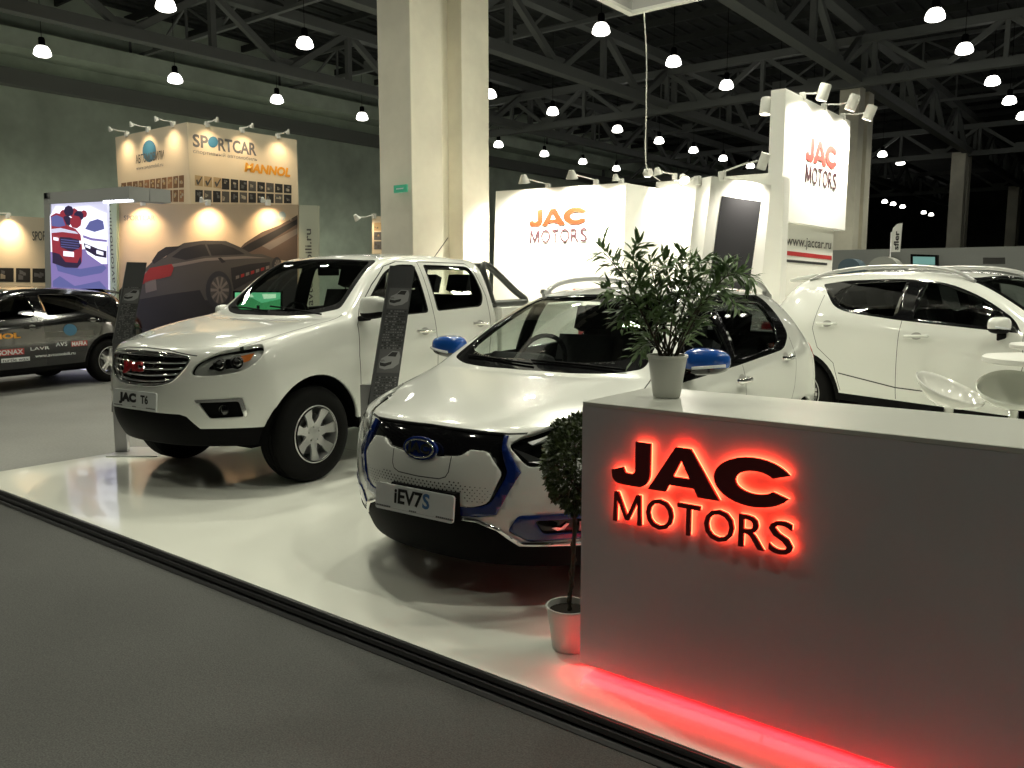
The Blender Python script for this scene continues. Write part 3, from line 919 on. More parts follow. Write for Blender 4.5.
    # lamps
    hl = rpoly([(.405,.80),(.47,.838),(.60,.875),(.80,.925),(1.0,.955),(1.03,.935),(.97,.86),(.80,.76),(.62,.712),(.49,.702)], .03, 3)
    B.diag(hl, 'headlight')
    B.diag(rpoly([(.40,.40),(.445,.478),(.80,.487),(.875,.44),(.865,.365),(.50,.347)], .02, 3), 'fog_house', only=['body', 'skirt', 'chrome_lip'])
    B.diag(rpoly([(.52,.455),(.80,.462),(.84,.43),(.83,.39),(.56,.385)], .02, 3), 'fog')
    fl = lambda c, n: c.y > .45
    B.cut('side', circle_pts(.80, .325, .375, 0, 360, 40), 'arch', flt=fl)
    B.cut('side', circle_pts(3.30, .325, .375, 0, 360, 40), 'arch', flt=fl)
    # glazing
    B.cut('top', rpoly([(.90,-.01),(.92,.30),(.99,.52),(1.09,.66),(1.86,.525),(1.80,.3),(1.785,-.01)], [0,.1,.1,.05,.06,.1,0]), 'screen_border')
    B.cut('top', rpoly([(1.0,-.01),(1.02,.30),(1.09,.48),(1.18,.595),(1.79,.475),(1.745,.3),(1.73,-.01)], [0,.1,.1,.06,.06,.1,0]), 'windscreen')
    trim = rpoly([(1.22,1.005),(2.07,1.035),(2.95,1.075),(3.16,1.17),(3.14,1.30),(3.03,1.45),(2.30,1.468),(1.95,1.445),(1.62,1.335),(1.36,1.17)], [.02,.1,.1,.08,.08,.06,.2,.2,.2,.1])
    B.cut('side', trim, 'window_trim', flt=fl)
    fw = rpoly([(1.36,1.05),(1.96,1.068),(1.93,1.425),(1.66,1.325),(1.42,1.165)], [.03,.02,.04,.15,.1])
    rw = rpoly([(2.09,1.072),(2.84,1.10),(2.98,1.22),(2.93,1.40),(2.07,1.432)], [.02,.05,.1,.06,.03])
    qw = rpoly([(2.92,1.12),(3.08,1.19),(3.06,1.29),(3.0,1.38)], .03)
    for q, nme in ((fw, 'win_front'), (rw, 'win_rear')): B.cut('side', q, nme, flt=fl)
    # seams
    B.line('side', [(1.30,.36),(1.22,.60),(1.19,.80),(1.21,1.005)], .006, flt=fl, only=['body'])
    B.line('side', [(2.12,.36),(2.12,1.03)], .006, flt=fl, only=['body'])
    B.line('side', [(2.86,.40),(2.93,.62),(3.06,.80),(3.13,1.0),(3.15,1.15)], .006, flt=fl, only=['body'])
    B.line('side', [(1.45,.47),(2.1,.44),(2.85,.50)], .010, flt=fl, only=['body'])
    B.line('top', [(.30,.64),(.45,.70),(.65,.735),(.9,.745),(1.08,.72)], .006, only=['body'], flt=lambda c, n: n.z > .1)
    B.line('front', [(-.01,.856),(.25,.852),(.42,.846),(.50,.85)], .008, only=['body'], flt=ff)
    # tail
    fb = lambda c, n: c.x < -3.4 and n.x < .3
    B.cut('side', rpoly([(3.64,1.02),(3.76,1.10),(3.95,1.08),(4.15,.98),(4.15,.86),(3.95,.86)], .03), 'tail_lamp', flt=lambda c, n: c.x < -3.4 and c.y > .35)
    B.cut('front', rpoly([(-.01,1.15),(.50,1.15),(.45,1.40),(-.01,1.44)], [0,.05,.05,0]), 'rear_glass', flt=lambda c, n: c.x < -3.4 and n.x < -.2)
    names = ['body', 'seam', 'skirt', 'screen_border', 'window_trim']
    body = B.extract(names, thick=.025, name='body_shell', mats=[M_white, M_seam, M_black, M_gloss, M_lining], parent=root, mapping={'body': 0, 'seam': 1, 'skirt': 2, 'screen_border': 3, 'window_trim': 3})
    body.modifiers['solid'].material_offset = 4
    B.extract(['windscreen'], off=-.005, name='windscreen', mats=M_glass, parent=root)
    B.extract(['rear_glass'], off=-.005, name='rear_window', mats=M_dglass, parent=root)
    for sd in ('left', 'right'):
        B.extract(['win_front'], sides=sd, off=-.006, name='door_window', mats=M_glass, parent=root)
        B.extract(['win_rear'], sides=sd, off=-.006, name='door_window', mats=M_glass, parent=root)
        B.extract(['tail_lamp'], sides=sd, off=.004, thick=.02, name='tail_lamp', mats=M_red, parent=root)
    B.extract(['band'], off=-.012, thick=.01, name='grille_band', mats=M_gloss, parent=root)
    pn = B.extract(['panel', 'flap_line'], off=.004, thick=.02, name='grille_panel', mats=[M_white, M_seam], parent=root, mapping={'flap_line': 1, 'panel': 0})
    B.extract(['blue_frame'], off=.006, thick=.025, name='blue_grille_frame', mats=M_blue, parent=root)
    B.extract(['chrome_lip'], off=.010, thick=.015, name='chrome_bumper_lip', mats=M_chrome, parent=root)
    # dots
    bmd = bmesh.new()
    for r in range(11):
        z = .535 + r*.0135
        for c in range(-16, 17):
            y = c*.024 + (.012 if r % 2 else 0)
            if abs(y) > .40: continue
            if abs(y) < .19 and z > .612: continue
            if z < .57 and abs(y) < .265: continue
            edge = max(0, (abs(y)-.22)/.18) + max(0, (z-.62)/.06)*.6
            sz = .0055 * (1 - .55*min(1, edge))
            if z > .60 + .09*(.42-abs(y)): continue
            surf_poly(bmd, B, [(y+sz, z), (y, z+sz*.8), (y-sz, z), (y, z-sz*.8)], off=.0065)
    bmesh.ops.recalc_face_normals(bmd, faces=bmd.faces)
    d = bm_obj('grille_perforation', bmd, M_black, pn); d['kind'] = 'stuff'
    # oval badge
    bmb = bmesh.new()
    p0, n0 = B.at_front(.001, .752)
    fr = frame_mtx((p0.x + .012, 0, .752), (0, 1, 0), (-.14, 0, 1))
    def oval(a, b, h): return [(a*math.cos(2*math.pi*k/32), b*math.sin(2*math.pi*k/32)) for k in range(32)]
    b_prism(bmb, oval(.108, .058, 0), -.01, .008, fr)
    bd = bm_obj('badge', bmb, M_blue, root); mod_bevel(bd, .004)
    bmb = bmesh.new()
    b_tube(bmb, [fr @ Vector((.088*math.cos(2*math.pi*k/32), .043*math.sin(2*math.pi*k/32), .010)) for k in range(33)], .0045, 6, False)
    bm_obj('badge_ring', bmb, M_chrome, bd, True)
    me = text_mesh('JAC', .060, .004, bold=.0035, xs=1.35, spacing=1.05); me.transform(fr @ Matrix.Translation((0, 0, .010)))
    me_obj('badge_letters', me, M_chrome, bd)
    def dpos(t, z, ins):
        d = Vector((1, 1, 0)).normalized()
        o_ = Vector((-t, t, 0)) / math.sqrt(2) + d * 2 + Vector((0, 0, z))
        r = B.bvh.ray_cast(o_, -d)
        return (r[0] - d * ins) if r[0] else None
    for sd, s in (('left', 1), ('right', -1)):
        h = B.extract(['headlight'], sides=sd, off=-.05, name='headlight', mats=M_black, parent=root)
        B.extract(['headlight'], sides=sd, off=-.001, name='headlight_lens', mats=M_lens, parent=h)
        def tri(pts, ins, m, nm, par):
            q = [dpos(t, z, ins) for t, z in pts]
            if not all(q): return
            b_ = bmesh.new(); b_.faces.new([b_.verts.new((p.x, p.y*s, p.z)) for p in q])
            bmesh.ops.recalc_face_normals(b_, faces=b_.faces)
            o = bm_obj(nm, b_, m, par); so = o.modifiers.new('s', 'SOLIDIFY'); so.thickness = .006
            return o
        lb = mat('lamp_grey', (.25,.25,.26), .2, .7)
        tri([(.43,.785),(.52,.752),(.56,.735),(.80,.765),(.80,.752),(.55,.718),(.50,.725)], .012, lb, 'light_guide', h)
        tri([(.50,.812),(.62,.845),(.80,.875),(.80,.862),(.62,.828),(.52,.80)], .012, M_silver, 'light_guide', h)
        for t, z, r_ in ((.60, .785, .030), (.72, .805, .030)):
            p = dpos(t, z, .022); b_ = bmesh.new()
            b_lathe(b_, [(0, .008), (r_*.6, .012), (r_*.75, 0), (r_, .010), (r_*1.02, -.01)], 20, 'z')
            bmesh.ops.transform(b_, matrix=Matrix.Translation((p.x, p.y*s, p.z)) @ Vector((1, .5*s, 0)).to_track_quat('Z', 'Y').to_matrix().to_4x4(), verts=b_.verts)
            bm_obj('projector_lamp', b_, M_silver, h, True)
        fh = B.extract(['fog_house'], sides=sd, off=.006, thick=.02, name='fog_lamp_surround', mats=M_blue, parent=root)
        fg = B.extract(['fog'], sides=sd, off=-.012, name='fog_lamp', mats=M_gloss, parent=root)
        o1 = tri([(.60,.415),(.63,.40),(.66,.405),(.685,.435),(.67,.438),(.645,.415),(.62,.418)], .0, M_chrome, 'fog_lamp_hook', fg)
        o2 = tri([(.73,.40),(.73,.445),(.81,.445),(.81,.40)], .0, mat('fog_pink', (.55,.16,.18), .3, coat=1), 'pink_patch', fg)  # flat pink patch set on the fog lamp
    rot = Matrix((Vector((0, 1, 0)), Vector((-.10, 0, 1)).normalized(), Vector((1, 0, .10)).normalized())).transposed().to_4x4()
    M_s = mat('plate_blue_ink', (.07,.17,.36), .4)
    plate(root, (.024, 0, .497), rot, [('iEV7', .098, -.035, .010, None, 1.02, .003), ('S', .098, .082, .010, M_s, 1.02, .003)], .50, .130)
    box('plate_holder', (-.05, -.16, .43), (.020, .25, .572), M_black, root, .004)
    sp = dict(n=5, spokes=[([(.28,.14),(.95,.22),(.97,.10),(.5,.0),(.97,-.10),(.95,-.22),(.28,-.14)], 0, .02)], rot=.2)
    for u in (.80, 3.30):
        for s in (1, -1):
            wheel(root, u, s, .85, .325, .21, .205, sp)
            arch_liner(root, u, s, .50, .83, .38, .325)
    for s in (1, -1):
        mo = loft_mirror(root, (-1.34, s*.905, 1.115), s, .09, .135, .084, M_bluebr, M_gloss, arm=(.02, -.11, -.09))
        handle(root, B, 2.06, .945, s, .17, M_chrome, .0); handle(root, B, 2.93, 1.02, s, .17, M_chrome, .0)
        # roof rail
        b_ = bmesh.new()
        pts = []
        for u, z in ((1.93,-.005),(2.06,.04),(2.25,.058),(2.6,.066),(3.0,.068),(3.25,.05),(3.42,0)):
            p, _ = B.at_top(u, .53); pts.append(Vector((-u, s*.545, p.z + z)))
        pts = cr_curve(pts, 4)
        b_tube(b_, pts, .018, 8)
        for u in (1.97, 3.36):
            p, _ = B.at_top(u, .53); b_bar(b_, (-u-.06, s*.545, p.z-.01), (-u+.06, s*.545, p.z+.02), .03, .03)
        bm_obj('roof_rail', b_, M_silver, root, True, 40)
    # cabin
    for y in (.36, -.36): seat(root, -2.10, y, .60, bw=.46, h=.58, z_head=.17)
    for y in (.36, -.36): seat(root, -2.95, y, .64, bw=.50, h=.52, z_head=.14)
    b_ = bmesh.new(); b_box(b_, (-1.60,-.70,.6), (-1.02,.70,.99)); d = bm_obj('dashboard', b_, M_seat, root); mod_bevel(d, .07, 3)
    b_ = bmesh.new(); b_prism(b_, [(-1.22,.0),(-1.50,.0),(-1.48,.10),(-1.36,.13)], -.58, -.15, Matrix(((1,0,0,0),(0,0,1,0),(0,1,0,.98),(0,0,0,1)))); 
    bmesh.ops.recalc_face_normals(b_, faces=b_.faces); d = bm_obj('instrument_hood', b_, M_seat, root); mod_bevel(d, .03, 3)
    steering_wheel(root, -1.62, -.36, 1.03, .18)
    b_ = bmesh.new(); b_box(b_, (-1.80,-.12,1.335), (-1.775,.12,1.40)); d = bm_obj('rear_view_mirror', b_, M_black, root); mod_bevel(d, .01, 2)
    # white sheet on the dashboard standing in for a bright windscreen reflection
    b_ = bmesh.new(); b_box(b_, (-1.28,.10,1.005), (-1.06,.56,1.010), mtx=None); cd = bm_obj('reflection_sheet', b_, M_plate, root)
    for y0, y1 in ((.58, .0), (.03, -.52)):
        b_ = bmesh.new(); pts = []
        for k in range(9):
            y = y0 + (y1-y0)*k/8; u = .945 + .19*abs(y)**1.5 + .035*k/8
            p, _ = B.at_top(u, abs(y)); pts.append((p.x, y, p.z + .012))
        b_tube(b_, pts, .007, 6); bm_obj('wiper', b_, M_black, root, True)
    box('underbody', (-3.9,-.55,.18), (-.35,.55,.45), M_black, root)
    B.bm.free()
    return root
crossover = build_crossover()
place_car(crossover, -.456, 3.93, 92.5)
tag(crossover, 'white electric crossover with blue mirrors and blue hexagonal grille outline', 'car')
# ---------------------------------------------------------------- larger suv (white one on the right, black one on the far left stand)
def build_suv(name, paint, glassm, hs=1.0, handle_m=None, mirror_m=None, rail=True, tail_m=None):
    us = [.45, .64, .92, 1.12, 1.30, 1.66, 2.05, 2.5, 2.95, 3.3, 3.62, 3.9, 4.1, 4.25]
    def H(t): return [(a, b*hs) for a, b in t]
    ry = [
        [(.45,.76),(.64,.84),(.92,.87),(3.7,.87),(4.25,.74)],
        [(.45,.81),(.64,.88),(.92,.905),(3.6,.905),(4.25,.79)],
        [(.45,.83),(.64,.895),(.92,.92),(3.6,.92),(4.25,.80)],
        [(.45,.83),(.64,.895),(.92,.92),(3.6,.925),(4.25,.80)],
        [(.45,.81),(.64,.88),(.92,.91),(3.6,.91),(4.25,.77)],
        [(.45,.77),(.64,.84),(.92,.87),(1.3,.875),(3.3,.855),(3.9,.80),(4.25,.72)],
        [(.45,.70),(.64,.76),(.92,.80),(1.3,.82),(1.66,.795),(2.05,.765),(3.3,.75),(3.9,.72),(4.25,.68)],
        [(.45,.60),(.64,.66),(.92,.70),(1.12,.73),(1.30,.765),(1.66,.70),(2.05,.625),(2.5,.615),(3.3,.61),(3.9,.60),(4.25,.62)]]
    rz = [H([(.45,.26),(4.25,.34)]), H([(.45,.42),(1.2,.42),(4.25,.48)]), H([(.45,.58),(1.2,.60),(4.25,.64)]),
        H([(.45,.74),(1.2,.78),(4.25,.84)]), H([(.45,.87),(1.2,.95),(3.6,1.06),(4.25,1.0)]),
        H([(.45,.95),(.92,1.03),(1.3,1.075),(2.5,1.155),(3.3,1.24),(3.9,1.20),(4.25,1.08)]),
        H([(.45,.985),(.92,1.075),(1.3,1.14),(1.66,1.28),(2.05,1.395),(2.5,1.42),(3.3,1.42),(3.9,1.36),(4.1,1.22),(4.25,1.12)]),
        H([(.45,1.01),(.92,1.10),(1.12,1.135),(1.30,1.18),(1.66,1.40),(2.05,1.565),(2.5,1.62),(3.0,1.62),(3.3,1.60),(3.62,1.57),(3.9,1.50),(4.1,1.27),(4.25,1.14)])]
    cu = [(.45,.32),(.64,.5),(.92,.80),(1.12,.97),(1.30,1.12),(1.66,1.54),(2.05,1.98),(2.5,2.48),(3.3,3.35),(3.62,3.68),(3.9,3.95),(4.1,4.24),(4.25,4.38)]
    cz = H([(.45,1.02),(.92,1.115),(1.12,1.14),(1.30,1.18),(1.66,1.43),(2.05,1.615),(2.5,1.665),(3.0,1.67),(3.62,1.62),(3.9,1.56),(4.1,1.30),(4.25,1.16)])
    st = stations(us, ry, rz, cu, cz)
    for s_ in st:
        if s_['u'] > 4: s_['p'] = 2.6
    front = [(a, b*hs) for a, b in ((.12,.26),(.03,.42),(.0,.58),(.01,.73),(.04,.85),(.09,.945),(.18,.985),(.32,1.02))]
    rear = [(a, b*hs) for a, b in ((4.40,.34),(4.46,.48),(4.475,.64),(4.46,.84),(4.44,1.0),(4.43,1.07),(4.41,1.12),(4.38,1.16))]
    B = Body(car_surface(st, front, rear, fp=2.8))
    root = empty(name, (0, 0, 0))
    def P(t): return [(a, b*hs) for a, b in t]
    fl = lambda c, n: c.y > .45
    ff = lambda c, n: n.x > .15
    B.cut('side', P([(.4,.15),(.4,.37),(4.1,.40),(4.6,.45),(4.6,.15)]), 'skirt', flt=lambda c, n: c.y > .2)
    B.cut('front', P([(-.01,.15),(-.01,.50),(.55,.48),(.60,.38),(.95,.38),(.95,.15)]), 'skirt', flt=lambda c, n: c.x > -.5)
    B.cut('front', rpoly(P([(-.01,.86),(.36,.87),(.42,.84),(.36,.64),(-.01,.60)]), [0,.03,.03,.06,0]), 'grille', flt=ff)
    B.diag(rpoly(P([(.42,.80),(.46,.90),(.62,.945),(.95,1.0),(.97,.97),(.80,.87),(.62,.81)]), .03, 3), 'headlight')
    for u in (.92, 3.55): B.cut('side', circle_pts(u, .345, .455, 0, 360, 40), 'skirt', flt=fl)
    for u in (.92, 3.55): B.cut('side', circle_pts(u, .345, .405, 0, 360, 40), 'arch', flt=fl)
    B.cut('top', rpoly([(1.06,-.01),(1.08,.30),(1.16,.55),(1.28,.69),(2.03,.58),(1.96,.3),(1.94,-.01)], [0,.1,.1,.05,.06,.1,0]), 'screen_border')
    B.cut('top', rpoly([(1.16,-.01),(1.18,.30),(1.26,.51),(1.37,.63),(1.95,.53),(1.90,.3),(1.88,-.01)], [0,.1,.1,.06,.06,.1,0]), 'windscreen')
    trim = rpoly(P([(1.36,1.10),(2.5,1.170),(3.05,1.225),(3.24,1.275),(3.50,1.515),(3.2,1.555),(2.6,1.575),(2.15,1.545),(1.75,1.40),(1.45,1.22)]), [.02,.1,.1,.1,.03,.1,.2,.2,.2,.08])
    B.cut('side', trim, 'window_trim', flt=fl)
    fw0 = rpoly(P([(1.42,1.13),(1.62,1.145),(1.62,1.30),(1.50,1.21)]), .02)
    fw = rpoly(P([(1.66,1.148),(2.36,1.188),(2.33,1.54),(2.18,1.525),(1.80,1.40),(1.66,1.32)]), [.02,.02,.02,.1,.1,.03])
    rw = rpoly(P([(2.56,1.20),(3.02,1.245),(3.20,1.30),(3.30,1.40),(3.12,1.525),(2.54,1.55)]), [.02,.06,.06,.02,.04,.02])
    qw = rpoly(P([(3.22,1.33),(3.30,1.365),(3.43,1.49),(3.26,1.515),(3.20,1.51),(3.33,1.41)]), .01)
    for q, nme in ((fw0, 'win_quarter'), (fw, 'win_front'), (rw, 'win_rear')): B.cut('side', q, nme, flt=fl)
    o_ = ['body']
    B.line('side', P([(1.40,.40),(1.33,.60),(1.30,.85),(1.34,1.10)]), .006, flt=fl, only=o_)
    B.line('side', P([(2.46,.40),(2.46,1.17)]), .006, flt=fl, only=o_)
    B.line('side', P([(3.08,.42),(3.16,.70),(3.36,.85),(3.44,1.05),(3.42,1.40)]), .006, flt=fl, only=o_)
    B.line('side', P([(1.5,.50),(2.46,.515),(3.1,.60)]), .012, flt=fl, only=o_)
    B.line('top', [(.34,.68),(.5,.73),(.75,.77),(1.0,.79),(1.26,.775)], .006, only=o_, flt=lambda c, n: n.z > .1)
    B.cut('side', rpoly(P([(4.02,.98),(4.10,1.08),(4.3,1.08),(4.6,1.0),(4.6,.86),(4.25,.88)]), .03), 'tail_lamp', flt=lambda c, n: c.x < -3.8 and c.y > .40)
    B.cut('front', rpoly(P([(-.01,1.20),(.54,1.20),(.48,1.46),(-.01,1.49)]), [0,.05,.05,0]), 'rear_glass', flt=lambda c, n: c.x < -3.7 and n.x < -.15)
    body = B.extract(['body', 'seam', 'skirt', 'screen_border', 'window_trim'], thick=.025, name='body_shell', mats=[paint, M_seam, M_black, M_gloss, M_lining], parent=root, mapping={'body': 0, 'seam': 1, 'skirt': 2, 'screen_border': 3, 'window_trim': 3})
    body.modifiers['solid'].material_offset = 4
    B.extract(['windscreen'], off=-.005, name='windscreen', mats=glassm, parent=root)
    B.extract(['rear_glass'], off=-.005, name='rear_window', mats=M_dglass, parent=root)
    g = B.extract(['grille'], off=-.02, name='grille', mats=M_gloss, parent=root)
    for z in (.66,.72,.78,.84):
        b_ = bmesh.new(); grille_bar(b_, B, z*hs, .33, .008, off=-.004); bm_obj('grille_slat', b_, M_chrome, g, True)
    for sd, s in (('left', 1), ('right', -1)):
        for q, gm in (('win_quarter', glassm), ('win_front', glassm), ('win_rear', M_dglass)):
            B.extract([q], sides=sd, off=-.006, name='door_window', mats=gm, parent=root)
        B.extract(['tail_lamp'], sides=sd, off=.004, thick=.02, name='tail_lamp', mats=tail_m or M_red, parent=root)
        h = B.extract(['headlight'], sides=sd, off=-.04, name='headlight', mats=mat('lamp_grey', (.25,.25,.26), .2, .7), parent=root)
        B.extract(['headlight'], sides=sd, off=0, name='headlight_lens', mats=M_lens, parent=h)
        loft_mirror(root, (-1.50, s*.985, 1.165*hs), s, .085, .135, .085, mirror_m or paint, M_black, arm=(-.02, -.12, -.13))
        for u, z in ((2.28, 1.03), (3.27, 1.105)):
            hd = handle(root, B, u, z*hs, s, .22, handle_m or paint, -.01)
        if rail:
            b_ = bmesh.new(); pts = []
            for u, z in ((1.92,.0),(2.10,.045),(2.4,.06),(2.9,.062),(3.3,.055),(3.55,.03),(3.72,-.005)):
                p, _ = B.at_top(u, .58); pts.append(Vector((-u, s*.60, p.z + z)))
            b_tube(b_, cr_curve(pts, 4), .020, 8)
            bm_obj('roof_rail', b_, M_silver, root, True)
    sp = dict(n=5, spokes=[([(.28,.14),(.95,.20),(.97,.08),(.5,.0),(.97,-.08),(.95,-.20),(.28,-.14)], 0, .02)], rot=.5)
    for u in (.92, 3.55):
        for s in (1, -1):
            wheel(root, u, s, .90, .345, .225, .222, sp); arch_liner(root, u, s, .55, .87, .41, .345)
    for y in (.38, -.38): seat(root, -2.25, y, .68*hs, bw=.48, h=.60*hs, z_head=.17)
    for y in (.38, -.38): seat(root, -3.10, y, .70*hs, bw=.52, h=.56*hs, z_head=.15)
    b_ = bmesh.new(); b_box(b_, (-1.75,-.74,.65*hs), (-1.2,.74,1.06*hs)); d = bm_obj('dashboard', b_, M_seat, root); mod_bevel(d, .07, 3)
    steering_wheel(root, -1.80, .38, 1.10*hs, .18)
    box('underbody', (-4.2,-.6,.22), (-.4,.6,.48), M_black, root)
    # spoiler over the rear window
    b_ = bmesh.new()
    p, _ = B.at_top(3.80, .0)
    prof = [(3.72, p.z+.02), (3.95, p.z-.01), (4.08, p.z-.045), (4.06, p.z-.075), (3.80, p.z-.04)]
    b_prism(b_, prof, -.52, .52, Matrix(((-1,0,0,0),(0,0,1,0),(0,1,0,0),(0,0,0,1))))
    bmesh.ops.recalc_face_normals(b_, faces=b_.faces); o = bm_obj('roof_spoiler', b_, paint, root); mod_bevel(o, .015, 3)
    return root, B
suv, Bs = build_suv('suv', M_white, M_glass)
# front centre from the plan position of the rear right wheel
place_car(suv, 5.87, 6.51, 161.5)
tag(suv, 'large white suv with silver roof rails behind the reception counter', 'car')
Bs.bm.free()
# ---------------------------------------------------------------- hall shell
def tex_mat(name, c1, c2, scale, rough, bump=0.0, detail=8, c3=None, big=.6):
    m = bpy.data.materials.new(name); m.use_nodes = True; nt = m.node_tree; b = nt.nodes['Principled BSDF']
    tc = nt.nodes.new('ShaderNodeTexCoord'); n1 = nt.nodes.new('ShaderNodeTexNoise'); n2 = nt.nodes.new('ShaderNodeTexNoise')
    n1.inputs['Scale'].default_value = scale; n1.inputs['Detail'].default_value = detail
    n2.inputs['Scale'].default_value = big; n2.inputs['Detail'].default_value = 3
    for n in (n1, n2): nt.links.new(tc.outputs['Object'], n.inputs['Vector'])
    mx = nt.nodes.new('ShaderNodeMix'); mx.data_type = 'RGBA'; mx.inputs[6].default_value = (*c1, 1); mx.inputs[7].default_value = (*c2, 1)
    r = nt.nodes.new('ShaderNodeMapRange'); r.inputs[1].default_value = .3; r.inputs[2].default_value = .7
    nt.links.new(n1.outputs['Fac'], r.inputs[0]); nt.links.new(r.outputs[0], mx.inputs[0])
    m2 = nt.nodes.new('ShaderNodeMix'); m2.data_type = 'RGBA'; m2.blend_type = 'MULTIPLY'; m2.inputs[0].default_value = 1
    r2 = nt.nodes.new('ShaderNodeMapRange'); r2.inputs[1].default_value = .3; r2.inputs[2].default_value = .7; r2.inputs[3].default_value = .82; r2.inputs[4].default_value = 1.12
    nt.links.new(n2.outputs['Fac'], r2.inputs[0]); nt.links.new(mx.outputs[2], m2.inputs[6]); nt.links.new(r2.outputs[0], m2.inputs[7])
    nt.links.new(m2.outputs[2], b.inputs['Base Color']); b.inputs['Roughness'].default_value = rough
    if bump:
        bp = nt.nodes.new('ShaderNodeBump'); bp.inputs['Strength'].default_value = bump; bp.inputs['Distance'].default_value = .004
        nt.links.new(n1.outputs['Fac'], bp.inputs['Height']); nt.links.new(bp.outputs[0], b.inputs['Normal'])
    return m
M_carpet = tex_mat('carpet', (.060,.061,.060), (.125,.126,.122), 160, .95, .6)
M_aisle = tex_mat('aisle_floor', (.20,.20,.19), (.25,.25,.24), 40, .7)
M_wallg = tex_mat('wall_green', (.50,.585,.48), (.55,.635,.53), 3, .8)
M_deck = tex_mat('deck_dark', (.04,.045,.043), (.06,.065,.062), 2, .9)
M_steel = mat('truss_steel', (.16,.17,.165), .6)
M_concrete = tex_mat('column_concrete', (.80,.765,.64), (.83,.795,.67), 8, .7)
M_stage = mat('stage_white', (.86,.87,.80), .12, coat=.3)
M_ledge = mat('ledge_grey', (.20,.21,.20), .7)
def structure(o): o['kind'] = 'structure'; return o
GZ = -.08
HX0, HX1, HY0, HY1, HZ = -37.6, 18.0, -14.0, 128.0, 13.6
structure(box('floor', (HX0, HY0, GZ-.2), (HX1, HY1, GZ), M_carpet))
structure(box('floor', (HX0+.01, 2.43, GZ-.01), (-7.46, 30, GZ+.004), M_aisle))
structure(box('ceiling', (HX0, HY0, HZ), (HX1, HY1, HZ+.2), M_deck))
structure(box('wall_left', (HX0-.2, HY0, GZ), (HX0, HY1, HZ), M_wallg))
structure(box('wall_right', (HX1, HY0, GZ), (HX1+.2, HY1, HZ), M_wallg))
structure(box('wall_back', (HX0, HY1, GZ), (HX1, HY1+.2, HZ), M_deck))
structure(box('wall_front', (HX0, HY0-.2, GZ), (HX1, HY0, HZ), M_deck))
structure(box('trim_1', (HX0+.01, HY0+.1, 9.35), (HX0+.55, HY1-.1, 10.0), M_ledge))
structure(box('trim_2', (HX0+.01, HY0+.1, 10.6), (HX0+1.6, HY1-.1, 11.3), M_wallg))
# deck purlins: corrugation and secondary beams
bm = bmesh.new()
y = HY0 + 1
while y < 70:
    b_bar(bm, (HX0, y, 13.1), (HX1, y, 13.1), .12, .30); y += 3.0
x = HX0 + .5
while x < HX1:
    b_bar(bm, (x, HY0, 13.4), (x, 70, 13.4), .10, .10); x += .75
structure(bm_obj('ceiling', bm, mat('purlin', (.05,.055,.052), .8)))
# trusses
TX = [(-27.5,'long grey roof truss nearest the green left wall'),(-19.0,'long roof truss second from the green left wall'),(-10.4,'long roof truss in line with the big cream column'),(-1.8,'long roof truss farthest from the left wall, at the upper right')]
TY = [(36.0,'cross truss resting on the column behind the sign tower'),(60.0,'cross truss resting on the distant column at the right'),(84.0,'farthest cross truss deep in the hall')]
def truss(p, q, z0, z1, step, w, name, label, grp):
    bm = bmesh.new(); p = Vector(p); q = Vector(q); d = (q-p); L = d.length; d.normalize()
    b_bar(bm, p + Vector((0,0,z0)), q + Vector((0,0,z0)), w, w*.9); b_bar(bm, p + Vector((0,0,z1)), q + Vector((0,0,z1)), w, w*.9)
    n = max(2, int(L/step)); st = L/n
    for i in range(n):
        a = p + d*st*i; b = p + d*st*(i+.5); c = p + d*st*(i+1)
        b_bar(bm, a + Vector((0,0,z0)), a + Vector((0,0,z1)), w*.5)
        b_bar(bm, a + Vector((0,0,z1)), b + Vector((0,0,z0)), w*.55); b_bar(bm, b + Vector((0,0,z0)), c + Vector((0,0,z1)), w*.55)
        b_box(bm, tuple(b + Vector((-.04 if d.y > .5 else -.35, -.35 if d.y > .5 else -.04, z0))), tuple(b + Vector((.04 if d.y > .5 else .35, .35 if d.y > .5 else .04, z0+.45))))
    o = bm_obj(name, bm, M_steel); return tag(o, label, 'roof truss', grp)
for x, lb in TX: truss((x, HY0+.2, 0), (x, 100, 0), 9.6, 11.7, 6.0, .42, 'roof_truss', lb, 'roof trusses running into the depth of the hall')
for y, lb in TY: truss((HX0+.3, y, 0), (HX1-.3, y, 0), 9.45, 11.1, 4.3, .34, 'cross_truss', lb, 'roof trusses spanning the hall')
for y, lb in ((20.0,'nearest'), (28.0,'second nearest'), (44.0,'third nearest'), (52.0,'farthest')): truss((HX0+.3, y, 0), (HX1-.3, y, 0), 11.4, 12.75, 4.3, .16, 'secondary_truss', lb + ' of the thin dark trusses high under the roof deck', 'thin secondary roof trusses')
# columns
def column(x, y, label, z1=9.5):
    bm = bmesh.new()
    w = .80; L = 2.1; e = .78
    b_box(bm, (x-w, y-L/2, GZ), (x, y-L/2+e, z1)); b_box(bm, (x-w, y+L/2-e, GZ), (x, y+L/2, z1)); b_box(bm, (x-w+.34, y-L/2+e, GZ), (x-.34, y+L/2-e, z1))
    o = bm_obj('column', bm, M_concrete); mod_bevel(o, .015, 2); return tag(o, label, 'column')
c1 = column(-10.4, 11.55, 'massive cream two-limbed column behind the pickup truck', 13.0)
column(-10.4, 37.4, 'grey concrete column behind the tall white sign tower')
column(-10.4, 60.3, 'distant grey column right of the sign tower')
column(-10.4, 84.3, 'farthest dark column at the right edge of the picture')
